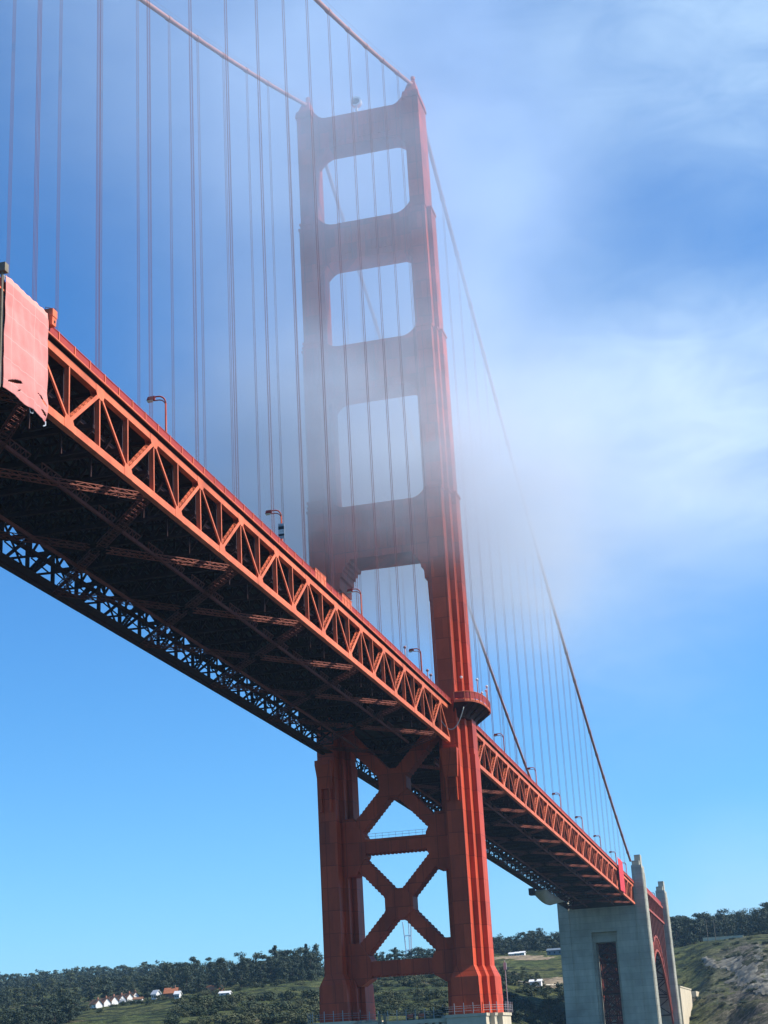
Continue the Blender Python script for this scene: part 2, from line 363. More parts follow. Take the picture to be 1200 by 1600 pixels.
def ground_build(t, co, col, b):
    def noise(scale, det=6, vec=None):
        n = t.nodes.new('ShaderNodeTexNoise'); n.inputs['Scale'].default_value = scale; n.inputs['Detail'].default_value = det; n.inputs['Roughness'].default_value = 0.6
        t.links.new(vec or co.outputs['Object'], n.inputs['Vector']); return n.outputs['Fac']
    def mr(v, a, b_, c=0.0, d=1.0):
        n = t.nodes.new('ShaderNodeMapRange'); n.inputs[1].default_value = a; n.inputs[2].default_value = b_; n.inputs[3].default_value = c; n.inputs[4].default_value = d
        t.links.new(v, n.inputs[0]); return n.outputs[0]
    def mix(f, a, c):
        n = t.nodes.new('ShaderNodeMixRGB'); t.links.new(f, n.inputs[0])
        for i, v in ((1, a), (2, c)):
            if isinstance(v, tuple): n.inputs[i].default_value = v + (1,)
            else: t.links.new(v, n.inputs[i])
        return n.outputs[0]
    def mul(a, c):
        n = t.nodes.new('ShaderNodeMath'); n.operation = 'MULTIPLY'; t.links.new(a, n.inputs[0]); t.links.new(c, n.inputs[1]); return n.outputs[0]
    grass = mix(mr(noise(0.02), 0.35, 0.65), (0.078, 0.108, 0.030), (0.150, 0.155, 0.050))
    grass = mix(mr(noise(0.09), 0.44, 0.58), grass, (0.026, 0.038, 0.016))
    grass = mix(mr(noise(0.012, 3), 0.60, 0.68, 0, 0.7), grass, (0.17, 0.13, 0.07))
    mp_ = t.nodes.new('ShaderNodeMapping'); mp_.inputs['Scale'].default_value = (0.09, 0.02, 0.05); mp_.inputs['Rotation'].default_value = (0, R(35), 0)
    t.links.new(co.outputs['Object'], mp_.inputs[0])
    rock = mix(mr(noise(1.0, 8, mp_.outputs[0]), 0.35, 0.65), (0.085, 0.078, 0.060), (0.215, 0.190, 0.145))
    rock = mix(mr(noise(0.045, 8), 0.46, 0.53), rock, (0.062, 0.066, 0.030))
    rock = mix(mr(noise(0.25, 8), 0.52, 0.60, 0, 0.8), rock, (0.26, 0.225, 0.165))
    rock = mix(mr(noise(0.7, 5, mp_.outputs[0]), 0.61, 0.67, 0, 0.8), rock, (0.30, 0.30, 0.26))
    sx = t.nodes.new('ShaderNodeSeparateXYZ'); t.links.new(co.outputs['Object'], sx.inputs[0])
    # the bare bluff lies west of the bridge (large x) and below its grassy lip
    west = mr(sx.outputs[0], 20.0, 45.0)
    gn = t.nodes.new('ShaderNodeNewGeometry'); sn = t.nodes.new('ShaderNodeSeparateXYZ'); t.links.new(gn.outputs['True Normal'], sn.inputs[0])
    steep = mr(sn.outputs[2], 0.992, 0.965)
    return mix(mul(west, steep), grass, rock)
def ground_build2(t, co, col, b):
    col = ground_build(t, co, col, b)
    n = t.nodes.new('ShaderNodeTexNoise'); n.inputs['Scale'].default_value = 0.35; n.inputs['Detail'].default_value = 10; n.inputs['Roughness'].default_value = 0.7
    t.links.new(co.outputs['Object'], n.inputs['Vector'])
    bp = t.nodes.new('ShaderNodeBump'); bp.inputs['Strength'].default_value = 1.0; bp.inputs['Distance'].default_value = 4.0
    t.links.new(n.outputs['Fac'], bp.inputs['Height']); t.links.new(bp.outputs[0], b.inputs['Normal'])
    r_ = t.nodes.new('ShaderNodeMapRange'); r_.inputs[1].default_value = 0.36; r_.inputs[2].default_value = 0.62; r_.inputs[3].default_value = 0.40; r_.inputs[4].default_value = 1.25
    t.links.new(n.outputs['Fac'], r_.inputs[0])
    sc = t.nodes.new('ShaderNodeVectorMath'); sc.operation = 'SCALE'; t.links.new(col, sc.inputs[0]); t.links.new(r_.outputs[0], sc.inputs['Scale'])
    return sc.outputs[0]
M_GROUND = material('coastal_hillside', (0.1, 0.1, 0.05), 0.95, 0.1, 0.05, 0.1, 0.0, ground_build2)

mb = MB()
A0, A1 = az_of(-480), az_of(1680)
rs = []; r = 545.0
while r < 2200: rs.append(r); r *= 1.0085 if r < 1250 else 1.03
na = 230
for rv in rs:
    for i in range(na + 1):
        a = A0 + (A1 - A0) * i / na
        mb.v.append((CAM.x + rv * math.sin(a), CAM.y + rv * math.cos(a), ground_polar(a, rv)))
for j in range(len(rs) - 1):
    for i in range(na):
        k = j * (na + 1) + i; mb.f.append((k, k + 1, k + na + 2, k + na + 1))
tag(mb.build('hillside_terrain', M_GROUND, None, True), kind='structure')

def water_build(t, co, col, b):
    n = t.nodes.new('ShaderNodeTexNoise'); n.inputs['Scale'].default_value = 0.25; n.inputs['Detail'].default_value = 6
    t.links.new(co.outputs['Object'], n.inputs['Vector'])
    bp = t.nodes.new('ShaderNodeBump'); bp.inputs['Strength'].default_value = 0.6; bp.inputs['Distance'].default_value = 0.6
    t.links.new(n.outputs['Fac'], bp.inputs['Height']); t.links.new(bp.outputs[0], b.inputs['Normal'])
    return col
M_WATER = material('bay_water', (0.012, 0.028, 0.030), 0.12, 0.1, 0.05, 0.5, 0.0, water_build)
mb = MB(); mb.v = [(-8900, -8900, 0), (8900, -8900, 0), (8900, 8900, 0), (-8900, 8900, 0)]; mb.f = [(0, 1, 2, 3)]
tag(mb.build('water', M_WATER), kind='structure')

# ================================================================ TOWER
LEGX = 13.7
# z0, z1, half width of the front face, step out, number of steps, half depth, step depths
LEVELS = [(18.8, 63.0, 1.80, 1.07, 2, 8.65, (3.4, 2.8)),
          (63.0, 122.4, 1.70, 1.03, 2, 8.30, (3.4, 2.7)),
          (122.4, 162.8, 1.72, 0.82, 2, 6.50, (2.2, 2.1)),
          (162.8, 195.3, 1.80, 1.05, 1, 4.80, (2.4,)),
          (195.3, 225.3, 1.85, 0.0, 0, 4.20, ())]
def leg_ring(cx, a, dx, n, hy, dys, grow=0.0):
    q = [(a + grow, -hy - grow)]
    x, y = a + grow, -hy - grow
    for i in range(n):
        y += dys[i]; q.append((x, y)); x += dx; q.append((x, y))
    quarter = q                              # from the front face to the outer side
    ring = [(cx + px, py) for px, py in quarter]
    ring += [(cx + px, -py) for px, py in reversed(quarter)]
    ring += [(cx - px, -py) for px, py in quarter]
    ring += [(cx - px, py) for px, py in reversed(quarter)]
    return ring
tower = empty('bridge_tower', 'tall red steel suspension tower with stepped legs, its upper half veiled in fog', 'bridge tower')
for sgn in (1, -1):
    cx = LEGX * sgn
    m = MB()
    for z0, z1, a, dx, n, hy, dys in LEVELS:
        g = leg_ring(cx, a, dx, n, hy, dys)
        m.prism([(x, y, z0) for x, y in g], [(x, y, z1) for x, y in g])
    leg = m.build('leg', M_TOWER, tower)
    if sgn > 0: leg['label'] = 'sunlit leg with bright orange fluted side'
    else: leg['label'] = 'shaded leg on the far side of the roadway'
    # ledges where the leg steps in
    for i in (1, 2, 3):
        m = MB()
        z0, z1, a, dx, n, hy, dys = LEVELS[i]
        g = leg_ring(cx, a, dx, n, hy, dys, 0.22)
        m.prism([(x, y, z1 - 0.45) for x, y in g], [(x, y, z1 + 0.06) for x, y in g])
        m.build('ledge', M_TOWER, leg)
    # pedestal with sloping shoulders
    z0, z1, a, dx, n, hy, dys = LEVELS[0]
    g0 = leg_ring(cx, a, dx, n, hy, dys, 1.15); g1 = leg_ring(cx, a, dx, n, hy, dys, 0.95); g2 = leg_ring(cx, a, dx, n, hy, dys, 0.02)
    m = MB(); m.prism([(x, y, 10.25) for x, y in g0], [(x, y, 17.4) for x, y in g1]); m.prism([(x, y, 17.4) for x, y in g1], [(x, y, 19.6) for x, y in g2])
    m.build('pedestal', M_TOWER, leg)
    # bearing bracket under the deck truss on the front
    m = MB()
    m.prism([(cx - 1.5, -9.5, 57.5), (cx + 1.3, -9.5, 57.5), (cx + 1.3, -8.6, 57.5), (cx - 1.5, -8.6, 57.5)],
            [(cx - 1.9, -10.6, 62.4), (cx + 1.7, -10.6, 62.4), (cx + 1.7, -8.6, 62.4), (cx - 1.9, -8.6, 62.4)])
    m.box(cx - 1.9, cx + 1.7, -10.6, -8.5, 62.4, 63.4); m.box(cx - 1.3, cx - 0.9, -9.6, -8.6, 52.6, 57.5); m.box(cx + 0.7, cx + 1.1, -9.6, -8.6, 52.6, 57.5)
    m.build('bearing_bracket', M_TOWER, leg)
    # saddle housing on top
    m = MB()
    m.prism([(cx - 2.15, -4.6, 225.3), (cx + 2.15, -4.6, 225.3), (cx + 2.15, 4.6, 225.3), (cx - 2.15, 4.6, 225.3)],
            [(cx - 1.9, -4.2, 227.2), (cx + 1.9, -4.2, 227.2), (cx + 1.9, 4.2, 227.2), (cx - 1.9, 4.2, 227.2)])
    m.prism([(cx - 1.6, -3.9, 227.2), (cx + 1.6, -3.9, 227.2), (cx + 1.6, 3.9, 227.2), (cx - 1.6, 3.9, 227.2)],
            [(cx - 0.8, -1.5, 231.6), (cx + 0.8, -1.5, 231.6), (cx + 0.8, 1.5, 231.6), (cx - 0.8, 1.5, 231.6)])
    m.build('saddle_housing', M_TOWER, tower)
    m = MB(); m.tube([(cx + 0.1, 0, 231.6), (cx + 0.1, 0, 232.6)], 0.12, 8); m.tube([(cx + 0.1, 0, 232.6), (cx + 0.1, 0, 232.9), (cx + 0.1, 0, 233.5), (cx + 0.1, 0, 233.8)], [0.3, 0.55, 0.55, 0.2], 10)
    m.build('warning_beacon', M_TOWER, tower)

def strut(name, xin_t, ztop, zbot, yf, htop, hbot, wtop, wbot, power=2.2, steps=None, top_sag=0.0):
    top, bot = [], []
    n = 240
    for i in range(n + 1):
        x = -xin_t + 2 * xin_t * i / n
        d = xin_t - abs(x)
        ht = htop * max(0.0, 1 - d / wtop) ** power if wtop else 0
        if steps:
            hb = 0.0
            for sd, sz in steps:
                if d <= sd: hb = max(hb, sz)
        else: hb = hbot * max(0.0, 1 - d / wbot) ** power
        top.append((x, ztop + ht)); bot.append((x, zbot - hb))
    m = MB(); m.strip(top, bot, -yf, yf)
    # raised flutes and edge bands on the front and back
    o = m.build(name, M_TOWER, tower)
    for yy in (-1, 1):
        m = MB()
        y0, y1 = (-yf - 0.22, -yf + 0.02) if yy < 0 else (yf - 0.02, yf + 0.22)
        for k in range(-6, 7):
            m.box(k * 1.25 - 0.28, k * 1.25 + 0.28, y0, y1, zbot + 1.6, ztop - 1.6)
        m.build('flute', M_TOWER, o)
    return o
strut('portal_strut', 12.0, 225.0, 216.2, 2.8, 3.2, 3.2, 3.4, 4.2, 2.0)
strut('portal_strut', 11.9, 194.7, 184.6, 3.2, 3.0, 3.4, 4.2, 4.0, 2.2)
strut('portal_strut', 11.9, 161.9, 150.0, 4.0, 3.0, 4.0, 4.2, 4.2, 2.2)
strut('portal_strut', 11.4, 121.4, 108.9, 5.0, 2.6, 0, 3.6, 0, 2.2, steps=[(4.1, 0.8), (3.4, 1.6), (2.8, 2.4), (2.3, 3.9), (1.7, 6.6), (1.0, 11.8), (0.45, 12.6)])
# portal frame above the roadway: bracing below
YB0, YB1 = -5.6, -1.2
def diag(p, q, w=2.65):
    m = MB(); m.beam((p[0], (YB0 + YB1) / 2, p[1]), (q[0], (YB0 + YB1) / 2, q[1]), w, YB1 - YB0 - 0.4, up=(0, 1, 0))
    o = m.build('cross_brace', M_TOWER, tower)
    # lacing bars on the underside edges
    d = Vector((q[0] - p[0], 0, q[1] - p[1])); ln = d.length; d.normalize(); nn = Vector((-d.z, 0, d.x))
    k = int(ln / 0.9)
    for e in (-1, 1):
        m = MB()
        for i in range(k):
            c = Vector((p[0], 0, p[1])) + d * (ln * (i + 0.5) / k) + nn * (e * (w / 2 + 0.06))
            m.beam((c.x, YB0 + 0.3, c.z), (c.x, YB1 - 0.3, c.z), 0.42, 0.16, up=tuple(nn))
        m.build('lacing_bar', M_TOWER, o)
for zc in (33.0, 58.0):
    for sx_ in (1, -1):
        for sz in (1, -1):
            diag((sx_ * 1.2, zc + sz * 1.4), (sx_ * 11.0, zc + sz * 12.0))
    m = MB()
    oc = [(1.0, 3.1), (3.0, 1.3), (3.0, -1.3), (1.0, -3.1), (-1.0, -3.1), (-3.0, -1.3), (-3.0, 1.3), (-1.0, 3.1)]
    m.prism([(x, YB0 - 0.05, zc + z) for x, z in oc], [(x, YB1 + 0.05, zc + z) for x, z in oc])
    m.build('gusset_plate', M_TOWER, tower)
for zc in (20.3, 45.2):
    m = MB(); m.box(-11, 11, YB0 + 0.12, YB1 - 0.12, zc - 1.5, zc + 1.45)
    o = m.build('horizontal_brace', M_TOWER, tower)
    m = MB()
    for i in range(-9, 10): m.box(i * 0.85 - 0.2, i * 0.85 + 0.2, YB0 + 0.3, YB1 - 0.3, zc - 1.66, zc - 1.5)
    m.build('lacing_bar', M_TOWER, o)
    for sx_ in (1, -1):
        m = MB(); hi = 6.0 if zc > 30 else 5.2; lo_ = -6.0 if zc > 30 else -3.4
        pl = [(6.6, 1.9), (8.9, hi), (11.4, hi), (11.4, lo_), (8.9, lo_), (6.6, -1.9)]
        m.prism([(sx_ * x, YB0 - 0.03, zc + z) for x, z in pl], [(sx_ * x, YB1 + 0.03, zc + z) for x, z in pl])
        m.build('gusset_plate', M_TOWER, tower)
m = MB()
for zz in (0.55, 1.1): m.tube([(-8.8, YB0 + 0.4, 46.65 + zz), (8.8, YB0 + 0.4, 46.65 + zz)], 0.03, 5)
for i in range(-6, 7): m.tube([(i * 1.46, YB0 + 0.4, 46.65), (i * 1.46, YB0 + 0.4, 47.8)], 0.03, 5)
m.build('handrail', M_TOWER, tower)
# top ornaments: ring beacon on the top strut
m = MB()
ring_o, ring_i = [], []
for k in range(24):
    t = 2 * math.pi * k / 24
    ring_o.append((1.35 * math.cos(t), 1.35 * math.sin(t))); ring_i.append((0.95 * math.cos(t), 0.95 * math.sin(t)))
cxb, czb = -0.6, 228.4
b0 = len(m.v)
for y in (-2.4, -1.0):
    m.v += [(cxb + x, y, czb + z) for x, z in ring_o] + [(cxb + x, y, czb + z) for x, z in ring_i]
for k in range(24):
    j = (k + 1) % 24
    m.f += [(k, j, 24 + j, 24 + k), (48 + k, 72 + k, 72 + j, 48 + j), (k, 48 + k, 48 + j, j), (24 + k, 24 + j, 72 + j, 72 + k)]
m.box(cxb - 0.25, cxb + 0.25, -2.1, -1.3, 225.0, 227.15)
bc = m.build('beacon_ring', M_WHITE, tower)
m = MB(); m.tube([(cxb, -1.7, czb), (cxb, -1.1, czb)], 0.94, 20); m.build('beacon_disc', M_DARK, bc)

# rounded walkway bulging round the sunlit leg at deck level, and its twin behind
PLATZ = 73.6
for sgn in (1, -1):
    cx = LEGX * sgn
    arc = []
    for i in range(25):
        t = -math.pi / 2 + math.pi * i / 24
        rx, ry = 6.9, 9.9
        c_, s_ = math.cos(t), math.sin(t)
        arc.append((cx + sgn * (1.8 + abs(c_) ** 0.62 * (rx - 1.8)), ry * (1 if s_ > 0 else -1) * abs(s_) ** 0.75))
    wp = MB()
    base = [(cx + sgn * 1.78, -9.9)] + arc + [(cx + sgn * 1.78, 9.9)]
    wp.prism([(x, y, PLATZ - 0.35) for x, y in base], [(x, y, PLATZ) for x, y in base])
    plat = wp.build('walkway_platform', M_TRUSS, tower)
    # solid brackets under the platform, their shade put into the dark colour
    m = MB()
    low = [(cx + sgn * 1.2, -8.4)] + [(cx + (x - cx) * 0.66, y * 0.82) for x, y in arc] + [(cx + sgn * 1.2, 8.4)]
    lower = [(cx + sgn * 1.0, -8.2)] + [(cx + (x - cx) * 0.52, y * 0.74) for x, y in arc] + [(cx + sgn * 1.0, 8.2)]
    m.prism([(x, y, PLATZ - 1.7) for x, y in low], [(cx + (x - cx) * 0.95, y * 0.97, PLATZ - 0.35) for x, y in base])
    m.prism([(x, y, PLATZ - 3.3) for x, y in lower], [(x, y, PLATZ - 1.7) for x, y in low])
    m.build('corbel', M_UNDER, plat)
    for i in range(0, 25, 3):
        m = MB(); x, y = arc[i]
        m.beam((x * 0.985 + cx * 0.015, y * 0.985, PLATZ - 0.5), (cx + (x - cx) * 0.5, y * 0.74, PLATZ - 3.1), 0.25, 0.35)
        m.build('bracket', M_UNDER, plat)
    m = MB()
    for i in range(24):
        (x0, y0), (x1, y1) = arc[i], arc[i + 1]
        m.prism([(x0, y0, PLATZ + 0.12), (x1, y1, PLATZ + 0.12), (x1 * 0.995 + cx * 0.005, y1 * 0.992, PLATZ + 0.12), (x0 * 0.995 + cx * 0.005, y0 * 0.992, PLATZ + 0.12)],
                [(x0, y0, PLATZ + 1.5), (x1, y1, PLATZ + 1.5), (x1 * 0.995 + cx * 0.005, y1 * 0.992, PLATZ + 1.5), (x0 * 0.995 + cx * 0.005, y0 * 0.992, PLATZ + 1.5)])
    m.build('railing', M_RAIL, plat)
    m = MB()
    for i in range(0, 25, 2): m.box(arc[i][0] - 0.09, arc[i][0] + 0.09, arc[i][1] - 0.09, arc[i][1] + 0.09, PLATZ - 0.5, PLATZ + 1.62)
    for zz in (PLATZ - 0.55, PLATZ + 1.55):
        m.tube([(x, y, zz) for x, y in arc], 0.09, 6)
    m.build('railing_post', M_TRUSS, plat)
    if sgn > 0:
        m = MB(); m.tube([(16.6, -6.0, 79.0), (16.6, -6.6, 79.0)], [0.32, 0.22], 10); m.build('floodlight', M_WHITE, tower)

# drooping hose under the platform
m = MB(); pts = []
for i in range(25):
    t = i / 24; pts.append((11.8 + 5.6 * t, -10.9 + 1.2 * t, 71.2 + 0.6 * t - 15.0 * t * (1 - t) * 1.15))
m.tube(pts, 0.11, 7)
tag(m.build('hanging_hose', M_HOSE, None, True), 'grey hose drooping in a loop under the round tower walkway', 'hose')

# concrete pier
pier = empty('tower_pier', 'grey stained concrete pier top carrying the two tower legs', 'bridge pier')
for sgn in (1, -1):
    cx = LEGX * sgn
    z0, z1, a, dx, n, hy, dys = LEVELS[0]
    g0 = leg_ring(cx, a, dx, n, hy, dys, 2.35); g1 = leg_ring(cx, a, dx, n, hy, dys, 2.2)
    m = MB(); m.prism([(x, y, -3) for x, y in g0], [(x, y, 9.7) for x, y in g1]); g2 = leg_ring(cx, a, dx, n, hy, dys, 2.4)
    m.prism([(x, y, 9.7) for x, y in g2], [(x, y, 10.25) for x, y in g2])
    f = m.build('footing', M_CONC2, pier)
m = MB(); m.box(-9.2, 9.2, -7.6, 7.6, -3, 9.0); m.box(-9.2, 9.2, -8.9, 8.9, 9.0, 9.75)
for i in range(-6, 7):
    m.prism([(i * 1.45 - 0.42, -8.8, 7.2), (i * 1.45 + 0.42, -8.8, 7.2), (i * 1.45 + 0.42, -7.5, 5.6), (i * 1.45 - 0.42, -7.5, 5.6)],
            [(i * 1.45 - 0.42, -8.8, 9.0), (i * 1.45 + 0.42, -8.8, 9.0), (i * 1.45 + 0.42, -7.5, 9.0), (i * 1.45 - 0.42, -7.5, 9.0)])
m.build('cross_wall', M_CONC2, pier)
fence = empty('pier_fence', 'thin grey post and rail fence along the edge of the pier top', 'fence')
fp = [(-20.5, -6), (-17.4, -11.2), (-9.6, -11.2), (-8.6, -8.6), (8.6, -8.6), (9.6, -11.2), (17.2, -11.2), (20.4, -5.5), (20.4, 4)]
m = MB()
for (x0, y0), (x1, y1) in zip(fp, fp[1:]):
    zb = 9.76 if abs(x0) < 8.7 and abs(x1) < 8.7 else 10.26
    ln = math.hypot(x1 - x0, y1 - y0); k = max(1, round(ln / 2.0))
    for zz in (0.55, 1.05, 1.45): m.tube([(x0, y0, zb + zz), (x1, y1, zb + zz)], 0.03, 5)
    for i in range(k + 1):
        t = i / k; mp_ = MB(); mp_.box(x0 + (x1 - x0) * t - 0.06, x0 + (x1 - x0) * t + 0.06, y0 + (y1 - y0) * t - 0.06, y0 + (y1 - y0) * t + 0.06, zb, zb + 2.1); mp_.build('post', M_GALV, fence)
m.build('rail', M_GALV, fence)
m = MB(); m.tube([(19.9, 2.0, 10.26), (19.9, 2.0, 20.6)], 0.09, 7); m.box(19.6, 20.2, 1.85, 2.15, 18.7, 20.1)
tag(m.build('instrument_mast', M_GALV), 'slim grey instrument mast on the pier beside the sunlit leg', 'mast')
for i, (x, lab) in enumerate(((-3.6, 'weathered timber mooring pile left of its twin before the pier wall'), (-2.5, 'weathered timber mooring pile right of its twin before the pier wall'))):
    m = MB(); m.tube([(x, -12.5, -2), (x, -12.5, 11.0), (x, -12.5, 11.25)], [0.36, 0.3, 0.2], 10)
    tag(m.build('mooring_pile', M_TIMBER), lab, 'pile', 'timber piles in front of the pier')
for x, lab in ((1.0, 'low red winch on the pier top, nearer the timber piles'), (3.4, 'low red winch on the pier top, nearer the sunlit leg')):
    w = empty('deck_winch', lab, 'winch', 'red winches on the pier top', (x, -5.0, 9.76))
    m = MB(); m.box(-0.8, 0.8, -0.5, 0.5, 0, 0.25); m.box(-0.75, -0.6, -0.4, 0.4, 0.25, 1.15); m.box(0.6, 0.75, -0.4, 0.4, 0.25, 1.15); m.build('frame', M_DARK, w)
    m = MB(); m.tube([(-0.6, 0, 0.8), (-0.55, 0, 0.8), (0.55, 0, 0.8), (0.6, 0, 0.8)], [0.5, 0.42, 0.42, 0.5], 14); m.build('drum', M_TRUSS, w)

# ================================================================ DECKS
PAN = 15.24
def stiffening_truss(deck, X, out, ups, y_start, y_end, mats, detailed=True):
    """ups: y of the upper nodes in order from the tower; lower nodes lie half a panel further on"""
    dirn = 1 if ups[1] > ups[0] else -1
    tr = group_node('stiffening_truss', deck)
    n_stout = -PAN / 2                          # stout diagonals lean north (towards -y) from the upper node
    def zu(y): return zt(y) + 0.26
    def zl(y): return zt(y) - 6.88
    lo_y, hi_y = min(y_start, y_end), max(y_start, y_end)
    seg = [lo_y + (hi_y - lo_y) * i / 30 for i in range(31)]
    for nm, zf, h in (('top_chord', zu, 0.86), ('bottom_chord', zl, 0.90)):
        m = MB()
        for a, b in zip(seg, seg[1:]): m.beam((X, a, zf(a)), (X, b, zf(b)), 0.72, h)
        if nm == 'top_chord':
            pass
        m.build(nm, mats[0], tr)
    for y in ups:
        ys = y + n_stout; yt = y - n_stout
        if ys > lo_y - 0.1:
            m = MB()
            p, q = Vector((X, y, zu(y) - 0.5)), Vector((X, ys, zl(ys) + 0.5))
            dd = (q - p).normalized(); nn = dd.cross(Vector((1, 0, 0))).normalized()
            for e in (-1, 1):                   # two channels joined by lacing
                m.beam(p + Vector((e * 0.33, 0, 0)), q + Vector((e * 0.33, 0, 0)), 0.10, 0.46, up=tuple(nn))
            if detailed:
                ln = (q - p).length; k = int(ln / 0.62)
                for i in range(k):
                    for f_ in (-1, 1):
                        c0 = p + dd * (ln * i / k) + nn * (0.25 * f_); c1 = p + dd * (ln * (i + 1) / k) + nn * (0.25 * f_)
                        s_ = 0.30 if i % 2 else -0.30
                        m.beam(c0 + Vector((s_, 0, 0)), c1 - Vector((s_, 0, 0)), 0.12, 0.03, up=tuple(nn))
            m.build('main_diagonal', mats[0], tr)
        if yt < hi_y + 0.1:
            m = MB(); m.beam((X + out * 0.27, y, zu(y) - 0.4), (X + out * 0.27, yt, zl(yt) + 0.4), 0.20, 0.30, up=(0, 1, 0))
            m.build('slender_diagonal', mats[0], tr)
        for yy in (y, ys):
            if lo_y < yy < hi_y:
                m = MB()
                m.beam((X + out * 0.27, yy, zu(yy) - 0.40), (X + out * 0.27, yy, zl(yy) + 0.42), 0.13, 0.25, up=(0, 1, 0)); m.beam((X, yy, zu(yy) - 0.40), (X, yy, zl(yy) + 0.42), 0.5, 0.07, up=(0, 1, 0))
                m.build('vertical_post', mats[0], tr)
    # gusset plates, set just proud of the chords
    for y in ups:
        for yy, zz, up_ in ((y, zu(y), True), (y + n_stout, zl(y + n_stout), False)):
            if not (lo_y + 0.8 < yy < hi_y - 0.8): continue
            m = MB(); sg = -1 if up_ else 1
            sl_ = (zt(yy + 1) - zt(yy - 1)) / 2
            if up_: pl = [(-1.1, 0.42), (1.1, 0.42), (1.1, -0.44), (0.75, -1.05), (0.1, -1.15), (-0.75, -0.95), (-1.1, -0.44)]
            else: pl = [(-1.1, -0.44), (1.1, -0.44), (1.1, 0.46), (0.75, 1.05), (0.0, 1.0), (-0.75, 1.15), (-1.1, 0.46)]
            for e in (-1, 1):
                x0, x1 = X + e * 0.362, X + e * 0.392
                m.prism([(x0, yy + a, zz + b + a * sl_) for a, b in pl], [(x1, yy + a, zz + b + a * sl_) for a, b in pl])
            m.build('gusset_plate', mats[0], tr)
    return tr

